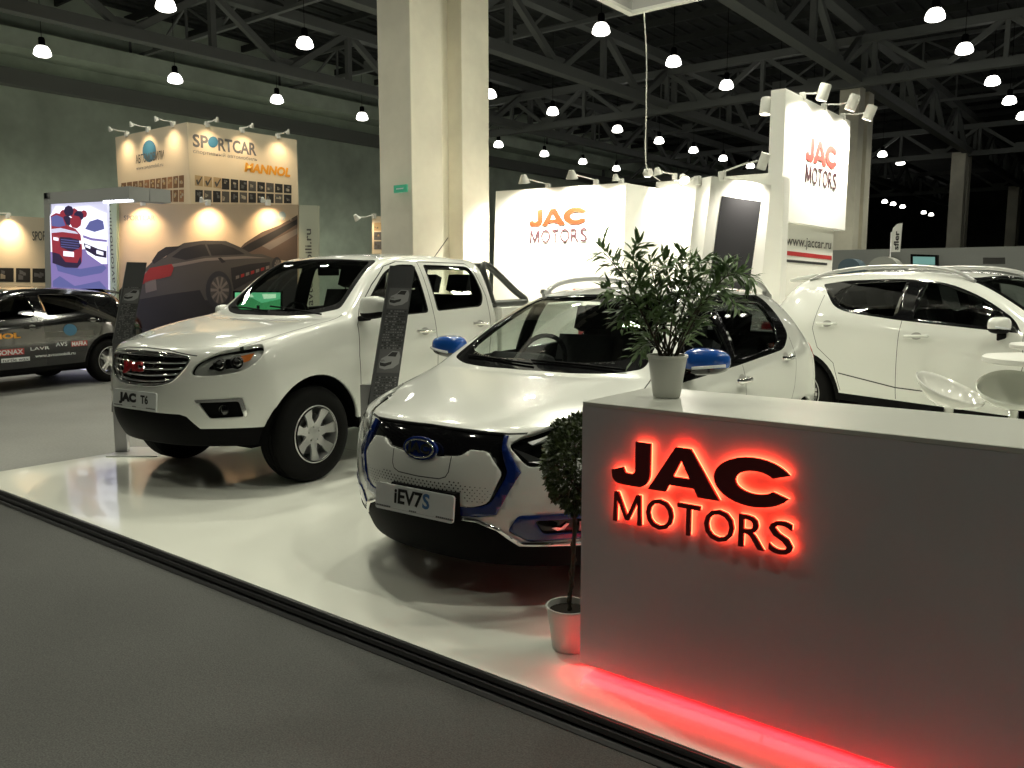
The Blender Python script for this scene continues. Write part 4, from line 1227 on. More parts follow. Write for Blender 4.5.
# green exit sign on the big column
e = empty('exit_sign', (-10.74, 10.46, 3.13), 0, 'small green exit sign fixed high on the large cream column', 'sign')
box('sign_plate', (-.02, -.05, -.06), (.30, -.02, .07), mat('exit_green', (.03,.25,.12), .4, emit=(.08,.4,.25), es=.35), e, .003)
box('sign_arrow', (.05, -.056, -.005), (.22, -.051, .015), M_plate, e)
# ---- high-bay fixtures
M_bulb = mat('lamp_bowl_glow', (.9,.9,.85), .4, emit=(1, .97, .88), es=7)
lampo = empty('high_bay_lamp', (0, 0, 0))
bm = bmesh.new(); b_lathe(bm, [(.0, -.22), (.24, -.22), (.33, -.17), (.33, -.12), (.28, .02), (.20, .11), (.10, .15), (0, .15)], 18)
bmesh.ops.recalc_face_normals(bm, faces=bm.faces); bm_obj('glowing_bowl', bm, M_bulb, lampo, True)
bm = bmesh.new(); b_lathe(bm, [(0, .42), (.10, .42), (.13, .36), (.13, .16), (.19, .10), (.19, .06)], 14); bmesh.ops.recalc_face_normals(bm, faces=bm.faces); bm_obj('ballast_housing', bm, M_black, lampo, True)
bm = bmesh.new(); b_tube(bm, [(0,0,.42), (0,0,4.08)], .012, 5); bm_obj('suspension_rod', bm, M_black, lampo)
G_l = 'high bay lamps in their ceiling grid'
spots = [(x, y) for x in LX[:4] for y in LY if y > 12] + [(LX[4], 28.35), (LX[4], 33.0), (LX[4], 38.9), (LX[4], 43.5)] + [(-23.0, y) for y in (61.5, 66, 70.5, 90.7, 94, 98, 108, 112)] + [(-14.7, 61.4), (-31.3, 61.5)]
cnt = {}; ORD = ['first', 'second', 'third', 'fourth', 'fifth', 'sixth', 'seventh', 'eighth', 'ninth', 'tenth', 'eleventh', 'twelfth', 'thirteenth']
for i, (x, y) in enumerate(spots):
    o = lampo if i == 0 else copy_tree(lampo)
    o.location = (x, y, LZ); o.scale = (.86, .86, 1)
    rown = {-31.4: 'row nearest the left wall', -31.3: 'row nearest the left wall', -23.35: 'second row from the left wall', -23.0: 'far end of the hall', -14.7: 'third row from the left wall', -6.05: 'row above the sign tower', 2.4: 'rightmost row'}[x]
    cnt[rown] = cnt.get(rown, 0) + 1
    tag(o, 'white high bay lamp, %s from the camera in the %s' % (ORD[cnt[rown]-1], rown), 'ceiling lamp', G_l)
# ---------------------------------------------------------------- stage
st = empty('car_display_stage', (-7.42, 2.43, GZ), 0, 'low glossy white platform under the three white cars', 'platform')
def L_(v): return v
bm = bmesh.new(); b_box(bm, (0, 0, 0), (16.4, 12.4, .08)); bm_obj('platform_top', bm, M_stage, st)
M_trim = mat('edge_aluminium', (.085,.085,.088), .35, metal=.6); M_trimd = mat('edge_groove', (.02,.02,.02), .6)
bm = bmesh.new()
prof = [(0,.078),(-.016,.078),(-.02,.070),(-.02,.058),(-.010,.056),(-.010,.050),(-.030,.048),(-.034,.030),(-.022,.028),(-.022,.020),(-.040,.016),(-.052,.004),(-.052,0),(0,0)]
m = Matrix(((0,0,1,0),(1,0,0,0),(0,1,0,0),(0,0,0,1)))
b_prism(bm, prof, -.02, 16.4, m); bmesh.ops.recalc_face_normals(bm, faces=bm.faces); bm_obj('edge_trim', bm, M_trim, st)
bm = bmesh.new(); m2 = Matrix(((1,0,0,0),(0,0,1,0),(0,1,0,0),(0,0,0,1)))
b_prism(bm, prof, -.02, 12.4, m2); bmesh.ops.recalc_face_normals(bm, faces=bm.faces); bm_obj('edge_trim', bm, M_trim, st)
bm = bmesh.new(); b_box(bm, (0, 2.6, .0801), (16.4, 2.604, .0806)); bm_obj('panel_joint', bm, M_seam, st)
# ---------------------------------------------------------------- reception counter
CX0, CX1, CY0, CY1, CT = -1.72, 1.9, 2.64, 3.20, 1.10
M_cnt = tex_mat('counter_laminate', (.60,.595,.62), (.61,.605,.63), 30, .38)
M_cntt = tex_mat('counter_top', (.60,.61,.56), (.61,.62,.57), 30, .32)
M_led = mat('red_led', (.8,.02,.02), .5, emit=(1, .010, .015), es=1.3)
ct = empty('reception_counter', (CX0, CY0, 0), 0, 'long white reception counter with red-lit letters and red light under its foot', 'counter')
bm = bmesh.new(); b_box(bm, (0, 0, .052), (CX1-CX0, CY1-CY0, CT-.018)); bm_obj('counter_body', bm, M_cnt, ct)
bm = bmesh.new(); b_box(bm, (0, 0, CT-.018), (CX1-CX0, CY1-CY0, CT)); o = bm_obj('counter_top', bm, M_cntt, ct); mod_bevel(o, .002, 1)
bm = bmesh.new(); b_box(bm, (.11, .085, 0), (CX1-CX0-.1, CY1-CY0-.08, .052)); bm_obj('kick_plate', bm, M_plate, ct)
bm = bmesh.new(); b_box(bm, (.11, .060, .040), (CX1-CX0-.1, .083, .052)); s_ = bm_obj('led_strip', bm, M_led, ct)
bm = bmesh.new(); b_box(bm, (.09, .085, .040), (.108, CY1-CY0-.08, .052)); bm_obj('led_strip', bm, M_led, ct)
for k in range(4):
    x = CX0 + .35 + k*.75
    lamp('AREA', 'led_light', (x, CY0+.045, .050), 4.8, (1, .012, .018), .74, target=(x, CY0-.12, -.10), sy=.05)
lamp('AREA', 'led_light', (CX0+.05, CY0+.3, .047), 1.0, (1, .012, .018), .02, target=(CX0-.1, CY0+.3, -.2), sy=.5)
# letters
def arc(cx, cy, rx, ry, a0, a1, n=10):
    return [(cx + rx*math.cos(R(a0+(a1-a0)*k/n)), cy + ry*math.sin(R(a0+(a1-a0)*k/n))) for k in range(n+1)]
def glyph_J():
    return [[(.62,1),(1.0,1),(1.0,.36)] + arc(.70,.34,.30,.34,0,-90,8) + [(.28,0)] + arc(.28,.22,.28,.22,270,205,5) + [(.0,.30),(.30,.40),(.36,.28),(.54,.26),(.62,.34)]]
def glyph_A():
    return [[(0,0),(.66,1),(.98,1),(.80,.72),(.44,0)], [(.66,1),(1.02,1),(1.72,0),(1.22,0)], [(.62,.36),(1.02,.36),(1.16,.17),(.52,.17)]]
def glyph_C():
    o_ = arc(.88,.5,.88,.5,38,322,26); i_ = arc(.92,.5,.46,.23,318,42,22)
    return [o_ + [(1.62,.32)] + i_[:1] + i_[1:] + [(1.62,.68)]]
def glyph_C2():
    outer = arc(.86,.5,.86,.5,28,332,28); inner = arc(.92,.5,.44,.235,325,35,20)
    return [outer + inner]
JAC = [(glyph_J(), 0), (glyph_A(), .95), (glyph_C2(), 2.52)]
JACW = 2.52 + 1.72
def poly_mesh_bm(polys, sx, sy, x0, z0, z1, mtx=None, shear=0):
    bm = bmesh.new()
    for i_, p in enumerate(polys):
        q = [((x+x0)*sx + y*shear, y*sy) for x, y in p]
        ar = sum(q[i-1][0]*q[i][1]-q[i][0]*q[i-1][1] for i in range(len(q)))
        if ar < 0: q = q[::-1]
        b_prism(bm, q, z0, z1 + i_*.0005, mtx)
    return bm
M_letter = mat('letter_dark_red', (.14,.010,.013), .35)
M_halo = mat('letter_halo_led', (.9,.1,.03), .5, emit=(1, .06, .025), es=15)
fm = frame_mtx((-1.568-CX0, -.022, .812), (1,0,0), (0,0,1))   # local frame on the counter front
H_ = .166; SX = .680/JACW
for g_, x0 in JAC:
    lt = bm_obj('logo_letter', poly_mesh_bm(g_, SX, H_, x0, 0, .012, fm), M_letter, ct)
    b_ = bmesh.new()
    for p in g_:
        q = [((x+x0)*SX, y*H_) for x, y in p]
        c = Vector((sum(a for a, b in q)/len(q), sum(b for a, b in q)/len(q)))
        vs = [b_.verts.new(fm @ Vector((a, b, -.008))) for a, b in q]
        b_.faces.new(vs)
    bm_obj('halo_light', b_, M_halo, lt)
me = text_mesh('MOTORS', .135, 0, bold=-.001, spacing=1.0)
xs = [v.co.x for v in me.vertices]; ys = [v.co.y for v in me.vertices]
bpy.data.meshes.remove(me)
W_ = max(xs)-min(xs); Ht = max(ys)-min(ys)
# MOTORS, one mesh per letter, spaced evenly across the logo width
adv = {'M': 1.18, 'O': 1.08, 'T': .86, 'R': .90, 'S': .80}
tot = sum(adv[c] for c in 'MOTORS'); cur = 0
for c in 'MOTORS':
    a = adv[c] * .690 / tot
    def mk(depth, off, z, bold):
        m_ = text_mesh(c, .14, depth, bold=bold)
        X_ = [v.co.x for v in m_.vertices]; Y_ = [v.co.y for v in m_.vertices]
        sx = a*.86/(max(X_)-min(X_)); sy = .112/(max(Y_)-min(Y_))
        for v in m_.vertices:
            v.co.x = (v.co.x - min(X_))*sx + cur + a*.07; v.co.y = (v.co.y - min(Y_))*sy - .143; v.co.z += z
        m_.transform(fm); return m_
    if c == 'M':
        w_ = a*.86; x_ = cur + a*.07; t_ = .015; h_ = .112; b0 = -.143
        P_ = [[(0,0),(t_,0),(t_+.003,h_),(.004,h_)], [(w_-t_,0),(w_,0),(w_-.004,h_),(w_-t_-.003,h_)], [(.004,h_),(t_+.006,h_),(w_/2+t_*.5,.012),(w_/2-t_*.5,.012)], [(w_-.004,h_),(w_-t_-.006,h_),(w_/2-t_*.5,.012),(w_/2+t_*.5,.012)]]
        P_ = [[(x+x_, y+b0) for x, y in q] for q in P_]
        lt = bm_obj('logo_letter', poly_mesh_bm(P_, 1, 1, 0, 0, .012, fm), M_letter, ct)
        bm_obj('halo_light', poly_mesh_bm(P_, 1, 1, 0, -.009, -.008, fm), M_halo, lt)
        cur += a; continue
    lt = me_obj('logo_letter', mk(.006, 0, .006, .0005), M_letter, ct)
    me_obj('halo_light', mk(0, 0, -.008, .0005), M_halo, lt)
    cur += a
# ---------------------------------------------------------------- plants
def leafmat(name, c1, c2):
    m = bpy.data.materials.new(name); m.use_nodes = True; nt = m.node_tree; b = nt.nodes['Principled BSDF']
    oi = nt.nodes.new('ShaderNodeTexCoord'); n = nt.nodes.new('ShaderNodeTexNoise'); n.inputs['Scale'].default_value = 14
    mx = nt.nodes.new('ShaderNodeMix'); mx.data_type = 'RGBA'; mx.inputs[6].default_value = (*c1, 1); mx.inputs[7].default_value = (*c2, 1)
    r = nt.nodes.new('ShaderNodeMapRange'); r.inputs[1].default_value = .35; r.inputs[2].default_value = .65
    nt.links.new(oi.outputs['Object'], n.inputs['Vector']); nt.links.new(n.outputs['Fac'], r.inputs[0]); nt.links.new(r.outputs[0], mx.inputs[0]); nt.links.new(mx.outputs[2], b.inputs['Base Color'])
    b.inputs['Roughness'].default_value = .42
    return m
M_leaf = leafmat('leaf_green', (.085,.15,.06), (.20,.31,.12))
M_leafd = leafmat('leaf_dark', (.028,.045,.012), (.085,.115,.035))
M_stem = mat('stem_brown', (.05,.04,.025), .7)
M_soil = mat('soil', (.02,.014,.01), .95)
M_pot = mat('pot_white', (.70,.70,.66), .35)
def leaf(bm, p, d, n, L, w):
    d = d.normalized(); s = d.cross(n).normalized(); n = s.cross(d)
    pts = [(0,0,0), (.3,.5,.02), (.6,.42,.0), (1,0,-.12)]
    L0 = bm.verts.new(p); t = bm.verts.new(p + d*L - n*L*.10)
    m1 = bm.verts.new(p + d*L*.35 + n*L*.03); m2 = bm.verts.new(p + d*L*.68)
    for s_ in (1, -1):
        a = bm.verts.new(p + d*L*.30 + s*s_*w*.5 + n*L*.06); b = bm.verts.new(p + d*L*.62 + s*s_*w*.42 + n*L*.03)
        for q in ((L0, a, m1), (m1, a, b, m2), (m2, b, t)):
            f = bm.faces.new(q if s_ > 0 else q[::-1]); f.smooth = True
def pot(parent, r0, r1, h, rim=.006):
    bm = bmesh.new(); b_lathe(bm, [(0, 0), (r0*.9, 0), (r0, .006), (r1-.002, h-.012), (r1+rim*.4, h-.010), (r1+rim*.4, h), (r1-rim, h), (r1-rim*1.3, h-.03)], 40)
    bmesh.ops.recalc_face_normals(bm, faces=bm.faces); bm_obj('pot', bm, M_pot, parent, True, 40)
    bm = bmesh.new(); b_lathe(bm, [(0, h-.022), (r1-rim*1.3, h-.026)], 24); bmesh.ops.recalc_face_normals(bm, faces=bm.faces); bm_obj('soil', bm, M_soil, parent)
rnd = random.Random(11)
pp = at_z(666.5, 397, 1.10)
pl = empty('potted_plant', (pp.x, pp.y, 1.10), 0, 'leafy green plant in a white pot on the counter top', 'plant')
pot(pl, .054, .078, .168)
bm = bmesh.new(); bs = bmesh.new()
def pl_pt(px, py, dep=0):
    """point near the plant's plane seen at a pixel, dep metres further away"""
    q = at_f(px, py, pp.dot(CF) + dep); return q - Vector((pp.x, pp.y, 1.10))
branches = [[(662,365),(650,330),(632,290),(612,262),(601,249)], [(664,365),(655,320),(640,280),(633,255),(640,243)], [(666,365),(662,320),(655,285),(650,262)],
    [(668,365),(672,320),(680,285),(676,262)], [(670,365),(682,325),(698,290),(712,268)], [(670,365),(690,330),(712,285),(735,272)],
    [(672,365),(700,310),(722,280),(738,274),(750,278)], [(668,365),(665,330),(650,310),(630,305),(622,320)], [(664,365),(650,340),(640,325),(628,312)],
    [(670,365),(690,320),(705,300),(722,290),(735,305)], [(667,365),(672,335),(685,305),(690,280)], [(665,365),(657,345),(648,340),(640,352)],
    [(671,365),(683,345),(692,330),(698,318)], [(666,365),(660,300),(668,275),(662,262)], [(669,365),(676,300),(700,275),(700,262)], [(664,365),(645,300),(625,272),(612,262)],
    [(668,365),(676,330),(668,300),(684,272)], [(666,365),(648,325),(646,290),(640,270)], [(670,365),(694,315),(722,280),(725,262)], [(667,365),(655,335),(662,310),(652,292)], [(666,360),(640,310),(618,292),(606,290)], [(669,362),(685,300),(690,268),(684,258)]]
for bi, br in enumerate(branches):
    dep = rnd.uniform(-.11, .11)
    n = len(br)
    pts = [pl_pt(px, py, dep * (i/(n-1))) for i, (px, py) in enumerate(br)]
    pts[0].x = rnd.uniform(-.03, .03); pts[0].y = rnd.uniform(-.03, .03); pts[0].z = .14
    cur = cr_curve(pts, 8); N = len(cur)
    b_tube(bs, cur, [.0038*(1-.7*i/(N-1)) for i in range(N)], 5)
    for i in range(int(N*.28), N):
        t = (cur[min(i+1, N-1)] - cur[max(i-1, 0)]).normalized()
        reps = 3 if i < N-2 else 2
        for r_ in range(reps):
            sd = Vector((rnd.gauss(0,1), rnd.gauss(0,1), rnd.gauss(0,.8) + .1))
            sd = (sd - t*sd.dot(t)).normalized()
            d = (t*rnd.uniform(.3, .9) + sd*rnd.uniform(.6, 1.0) + Vector((0, 0, -.12))).normalized()
            nn = Vector((rnd.gauss(0,.5), rnd.gauss(0,.5), 1)).normalized()
            off = d * rnd.uniform(0, .02)
            leaf(bm, cur[i] + off, d, nn, rnd.uniform(.038, .075), rnd.uniform(.010, .016))
            if rnd.random() < .35:
                q = cur[i] + d*rnd.uniform(.03,.06)
                leaf(bm, q, (d + sd*.6).normalized(), nn, rnd.uniform(.035, .06), .012)
bm_obj('foliage', bm, M_leaf, pl); bm_obj('stems', bs, M_stem, pl)
# clipped ball tree left of the counter
tp = at_z(569.5, 654, 0) + CF * .06
tr = empty('topiary_tree', (tp.x, tp.y, 0), 0, 'small dark ball-shaped tree in a white pot left of the counter', 'plant')
pot(tr, .070, .096, .190)
base = Vector((tp.x, tp.y, 0))
f_ = tp.dot(CF)
bm = bmesh.new()
tk = [Vector((0,0,.16)), at_f(571.5, 580, f_) - base, at_f(574, 545, f_) - base, at_f(574.5, 500, f_) - base]
b_tube(bm, cr_curve(tk, 5), .0085, 8); b_tube(bm, [t + Vector((.012*math.sin(i*1.7), .01*math.cos(i*1.7), 0)) for i, t in enumerate(cr_curve(tk, 5))], .005, 6)
bm_obj('trunk', bm, M_stem, tr, True)
cc = at_f(578, 464, f_) - base
bm = bmesh.new(); rnd = random.Random(5)
for i in range(4200):
    while True:
        v = Vector((rnd.uniform(-1,1), rnd.uniform(-1,1), rnd.uniform(-1,1)))
        if .30 < v.length < 1: break
    v = v.normalized() * (v.length ** .5)
    k = 1 + .08*math.sin(v.x*9+1)*math.cos(v.z*8)
    p = cc + Vector((v.x*.142, v.y*.142, v.z*.205)) * k
    d = (v.normalized() + Vector((rnd.gauss(0,.6), rnd.gauss(0,.6), rnd.gauss(0,.6)))).normalized()
    leaf(bm, p, d, Vector((rnd.gauss(0,1), rnd.gauss(0,1), 1)).normalized(), rnd.uniform(.018, .030), rnd.uniform(.009, .014))
bm_obj('foliage', bm, M_leafd, tr)
bm = bmesh.new()
for i in range(34):
    v = Vector((rnd.gauss(0,1), rnd.gauss(0,1), rnd.gauss(0,1))).normalized()
    b_tube(bm, [cc + Vector((0,0,-.12)), cc + Vector((v.x*.07, v.y*.07, v.z*.10)), cc + Vector((v.x*.13, v.y*.13, v.z*.19))], .0022, 4)
bm_obj('twigs', bm, M_stem, tr)
# ---------------------------------------------------------------- booths
class Board:
    """a flat printed board: plane through p with horizontal direction h; things are placed on it in metres read off the photograph"""
    def __init__(s, root, p, h):
        s.root = root; s.o = Vector(root.location) if root else Vector((0,0,0)); s.p = Vector(p); s.h = Vector(h).normalized(); s.v = Vector((0,0,1)); s.n = s.h.cross(s.v)
        if s.n.dot(Vector((0,0,CAMH)) - s.p) < 0: s.n = -s.n
    def at(s, px, py): return at_plane(px, py, s.p, s.n)
    def uv(s, px, py): q = s.at(px, py) - s.p; return q.dot(s.h), q.z
    def poly(s, pts, m, name=None, off=.003, par=None, bm=None, mi=0):
        own = bm is None
        if own: bm = bmesh.new()
        vs = [bm.verts.new(s.at(x, y) + s.n*off - s.o) for x, y in pts]
        f = bm.faces.new(vs); f.normal_update(); f.material_index = mi
        if f.normal.dot(s.n) < 0: f.normal_flip()
        if own: return bm_obj(name or 'print', bm, m, par or s.root)
    def slab(s, pts, th, m, name='panel', par=None, bev=0):
        bm = bmesh.new(); a = [bm.verts.new(s.at(x, y) - s.o) for x, y in pts]; b = [bm.verts.new(v.co - s.n*th) for v in a]
        bm.faces.new(a); bm.faces.new(b[::-1]); n = len(a)
        for i in range(n): bm.faces.new((a[i], b[i], b[(i+1) % n], a[(i+1) % n]))
        bmesh.ops.recalc_face_normals(bm, faces=bm.faces); return bm_obj(name, bm, m, par or s.root)
    def text(s, t, px, py, x2, h_px, m, name='lettering', off=.005, par=None, bold=0, vertical=False, shear=0, depth=0):
        """text whose left-middle is at (px,py) and right end at x2 (or top end at y=x2 when vertical); h_px = cap height in px"""
        me = text_mesh(t, 1.0, depth, bold=bold, shear=shear)
        X = [v.co.x for v in me.vertices]; Y = [v.co.y for v in me.vertices]
        if vertical:
            a = s.at(px, py); b = s.at(px, x2); L = (b-a).length; xd = s.v
            c1 = s.at(px - h_px/2, (py+x2)/2); c2 = s.at(px + h_px/2, (py+x2)/2); hh = (c2-c1).length
            yd = -(c2-c1).normalized(); base = (a+b)/2
        else:
            a = s.at(px, py); b = s.at(x2, py); d = (b-a); d.z = 0; L = d.length; xd = d.normalized()
            c1 = s.at((px+x2)/2, py + h_px/2); c2 = s.at((px+x2)/2, py - h_px/2); hh = (c2-c1).length; yd = s.v; base = a + d/2
        sx = L/(max(X)-min(X)); sy = hh/(max(Y)-min(Y)); cx = (max(X)+min(X))/2; cy = (max(Y)+min(Y))/2
        zd = xd.cross(yd); sg = 1
        for v in me.vertices:
            v.co = base + xd*(v.co.x-cx)*sx + yd*(v.co.y-cy)*sy + s.n*(off + v.co.z) - s.o
        return me_obj(name, me, m, par or s.root)
def clip_spot(root_pos, out, name='clip_spotlight', arm=.45, up=.12, head=(.09, .16), power=0, color=(1,.85,.6), tgt=None, label=None, group=None, cone=80, style='bell'):
    """arm lamp clamped on a wall top, leaning out over the wall"""
    out = Vector(out).normalized(); P = Vector(root_pos)
    r = empty(name, P, 0, label, 'spotlight', group)
    hp = out*arm + Vector((0,0,up)); T = (Vector(tgt) - P - hp).normalized() if tgt is not None else (Vector((0,0,-1)) - out*.5).normalized()
    bm = bmesh.new(); b_box(bm, (-.04,-.04,-.06), (.04,.04,.05)); o = bm_obj('clamp', bm, M_ivory, r); mod_bevel(o, .008)
    bm = bmesh.new(); b_tube(bm, [Vector((0,0,.04)), out*arm*.5 + Vector((0,0,up*.8)), hp - T*.02], .012, 6); bm_obj('arm', bm, M_ivory, r)
    bm = bmesh.new(); w, l = head
    prof = [(0, -l*.5), (w*.45, -l*.5), (w*.62, -l*.2), (w, l*.45), (w*.92, l*.45), (w*.80, l*.38)] if style == 'bell' else [(0,-l*.5), (w*.9,-l*.5), (w,-l*.42), (w,l*.5), (w*.88,l*.5), (w*.86,l*.40)]
    b_lathe(bm, prof, 18); mt = Matrix.Translation(hp) @ T.to_track_quat('Z', 'Y').to_matrix().to_4x4()
    bmesh.ops.transform(bm, matrix=mt, verts=bm.verts); bmesh.ops.recalc_face_normals(bm, faces=bm.faces); h = bm_obj('lamp_head', bm, M_ivory, r, True, 40)
    bm = bmesh.new(); b_lathe(bm, [(0, l*.36), (w*.80, l*.36)], 18); bmesh.ops.transform(bm, matrix=mt, verts=bm.verts); bmesh.ops.recalc_face_normals(bm, faces=bm.faces)
    bm_obj('bulb', bm, mat('spot_bulb', (1,.95,.85), .5, emit=(1,.9,.72), es=12), h)
    if power:
        lp = P + hp + T*(l*.55)
        lamp('SPOT', name + '_light', lp, power, color, .05, target=lp + T, spot=cone, blend=1)
    return r
CREAM = (1, .74, .44); WARMW = (1, .93, .78)
M_cream = mat('board_cream', (.72,.62,.47), .7)
M_bwhite = mat('board_white', (.82,.82,.78), .6)
M_ink = mat('print_black', (.02,.02,.022), .6); M_ink2 = mat('print_grey_dark', (.09,.085,.08), .6); M_ink3 = mat('print_grey', (.22,.21,.19), .6)
M_pblue = mat('print_blue', (.04,.16,.28), .5); M_por = mat('print_orange', (.75,.33,.03), .5); M_pred = mat('print_red', (.42,.03,.03), .5)
M_green = mat('print_pale_green', (.42,.50,.36), .6); M_tan = mat('print_tan', (.50,.36,.20), .6)
M_ghost = mat('print_faint', (.50,.42,.31), .7)
def tiles(B, root, x0, x1, y00, y01, y10, y11, nx, ny, mats, par, name='picture_tile', gap=.14, seed=1, skip=()):
    """grid of photo tiles between left edge (y00..y01 top..bottom) and right edge (y10..y11)"""
    rn = random.Random(seed); bm = bmesh.new()
    for j in range(ny):
        for i in range(nx):
            if (i, j) in skip: continue
            a = (i+gap/2)/nx; b = (i+1-gap/2)/nx; c = (j+gap/2)/ny; d = (j+1-gap/2)/ny
            def pt(u, v): x = x0+(x1-x0)*u; t = y00+(y10-y00)*u; bt = y01+(y11-y01)*u; return (x, t+(bt-t)*v)
            B.poly([pt(a,c), pt(b,c), pt(b,d), pt(a,d)], None, bm=bm, mi=rn.choice((0,0,1)), off=.004)
            for q in range(3):
                u0 = a+(b-a)*rn.uniform(.05,.55); u1 = u0+(b-a)*rn.uniform(.2,.4); v0 = c+(d-c)*rn.uniform(.1,.5); v1 = v0+(d-c)*rn.uniform(.15,.4)
                B.poly([pt(u0,v0), pt(u1,v0+(v1-v0)*.3), pt(u1*.98+u0*.02,v1), pt(u0,v1)], None, bm=bm, mi=rn.choice((2,3,2)), off=.006)
    return bm_obj(name, bm, mats, par)
# ---- two-tier cream booth: upper cube
P0 = Vector((-15.55, 9.42, 0))
up = empty('exhibition_tower', (P0.x, P0.y, GZ), 0, 'cream box-shaped display tower of the car accessories stand with picture tiles', 'booth')
bm = bmesh.new(); b_box(bm, (-2.87, 0, 0), (0, 2.66, 4.67-GZ)); bm_obj('tower_walls', bm, M_cream, up)
bl = Board(up, (P0.x, P0.y, 0), (1,0,0)); br_ = Board(up, (P0.x, P0.y, 0), (0,1,0))
# right face
br_.text('SP', 192.5, 140.2, 208, 13, M_ink3, bold=.03, par=up); br_.text('RTCAR', 218, 144.2, 256, 13, M_ink3, bold=.03, par=up)
bm = bmesh.new()
def disc(B, cx, cy, rx, ry, m, name, off=.006, par=None):
    return B.poly([(cx+rx*math.cos(a*math.pi/12), cy+ry*math.sin(a*math.pi/12)) for a in range(24)], m, name, off, par)
bm.free()
disc(br_, 212.8, 142.0, 5, 5.6, M_pblue, 'globe_logo', .008)
br_.text('спортивный автомобиль', 193, 151.5, 257, 4.6, M_ink3)
br_.text('MANNOL', 244, 167, 290, 9.5, M_por, bold=.05, shear=.2)
tiles(br_, up, 194.5, 292, 174.5, 203, 184.5, 204, 11, 2, [M_ink, M_ink2, M_ink3, mat('tile_light', (.45,.40,.32), .6)], up, skip=((0,0),(1,0),(2,0)))
for i in range(3):
    x = 194.7 + i*9.3
    br_.poly([(x,175+i), (x+8,176+i), (x+8,186.5+i), (x,185.5+i)], M_tan, 'tick_tile', .004)
    br_.poly([(x+1,180+i), (x+2.6,179.5+i), (x+3.4,182+i), (x+6.6,176.6+i), (x+7.4,177.5+i), (x+3.6,185+i), (x+2.4,184.6+i)], M_ink2, 'tick_mark', .007)
# left face
disc(bl, 149.5, 151, 6.8, 11, M_pblue, 'globe_logo', .005)
bl.text('АВТОМОБИЛИ', 136, 159.5, 164.5, 9, M_ink2, bold=.02, off=.008); bl.text('www.avtomobili.ru', 136.5, 168.5, 163.5, 3.8, M_ink3)
tiles(bl, up, 121, 184.5, 182.5, 202, 174, 203, 11, 2, [mat('tile_brown', (.20,.11,.06), .6), mat('tile_brown2', (.32,.17,.09), .6), M_tan, mat('tile_light', (.45,.40,.32), .6)], up, seed=4)
for (x, y), w_ in zip([(127,136), (148,129), (173,126)], ('left', 'middle', 'right')):
    q = bl.at(x, y); clip_spot((q.x, P0.y, 4.69), (0,-1,0), arm=.36, up=.05, head=(.045,.10), power=38, color=CREAM, label=w_ + ' arm spotlight on the cream tower, over its globe-logo face', group='arm spotlights on the cream tower', cone=110, tgt=(q.x, P0.y, 3.9))
for (x, y), w_ in zip([(207,125), (242,129), (278,134)], ('left', 'middle', 'right')):
    q = br_.at(x, y); clip_spot((P0.x, q.y, 4.69), (1,0,0), arm=.36, up=.05, head=(.045,.10), power=38, color=CREAM, label=w_ + ' arm spotlight on the cream tower, over its wide lettered face', group='arm spotlights on the cream tower', cone=110, tgt=(P0.x, q.y, 3.9))
# ---- front hoarding with the printed estate car
pa = at_f(118, 204, 16.0); pb = at_f(298, 204.6, 16.0); hd = (pb-pa).normalized(); hd.z = 0
hw = empty('printed_hoarding', (pa.x, pa.y, GZ), 0, 'wide hoarding printed with a dark estate car seen from behind, under warm spotlights', 'billboard')
B2 = Board(hw, (pa.x, pa.y, 0), hd)
M_print = tex_mat('print_sunset', (.62,.46,.30), (.52,.40,.28), 1.2, .7, big=.35)
B2.slab([(117,203.5), (298.5,204.7), (298.5,392), (117,392)], .10, M_print, 'printed_panel')
M_pc = [mat('print_car_dark', (.014,.012,.012), .6), mat('print_car_mid', (.055,.048,.043), .6), mat('print_car_light', (.15,.125,.11), .6), mat('print_tail_red', (.24,.015,.012), .6), mat('print_rock', (.09,.06,.045), .6), M_ghost, M_ink, mat('print_sky_shade', (.38,.29,.21), .7)]
bm = bmesh.new()
def pp_(pts, mi, off): B2.poly(pts, None, bm=bm, mi=mi, off=off)
pp_([(245,243),(262,232),(280,225),(297.5,215),(297.5,262),(262,258),(236,252)], 4, .003)
pp_([(236,252),(250,243),(297.5,219),(297.5,224),(262,246),(250,252)], 0, .004)
pp_([(262,246),(297.5,228),(297.5,234),(270,250)], 2, .004)
pp_([(118,300),(135,292),(150,285),(297.5,262),(297.5,391),(118,391)], 6, .003)
pp_([(118,292),(128,280),(133,291),(132,322),(118,326)], 0, .004)
# estate car body
pp_([(136,300),(137,284),(141,273),(152,262),(166,257),(170,251),(184,243),(204,240.5),(226,241),(240,247),(252,254),(262,254),(276,259),(281,268),(278,278),(262,283),(245,290),(236,302),(228,318),(150,330),(134,325)], 1, .006)
pp_([(152,261),(158,252),(166,247),(181,246),(176,250),(166,256),(154,264)], 0, .007)
pp_([(172,257),(182,249),(200,244.5),(222,244),(234,248),(245,254),(230,255),(205,256),(186,260)], 0, .008)
pp_([(205,244.5),(207,244.4),(212,256),(210,256)], 1, .009)
pp_([(138,274),(168,265),(206,258),(246,256),(268,258),(246,258.5),(206,261),(170,268),(139,278)], 2, .009)
pp_([(138,283),(150,268),(172,264),(174,268),(171,276),(150,281),(139,286)], 3, .010)
pp_([(145,282),(156,279),(157,290),(146,293)], 2, .010)
pp_([(136,300),(170,294),(200,290),(205,300),(236,304),(228,318),(150,330),(134,325)], 0, .008)
pp_([(218,258),(221,257.5),(226,262),(222,263)], 0, .010)
pp_([(231,268),(250,264),(270,262),(270,274),(250,281),(234,290),(232,280)], 0, .010)
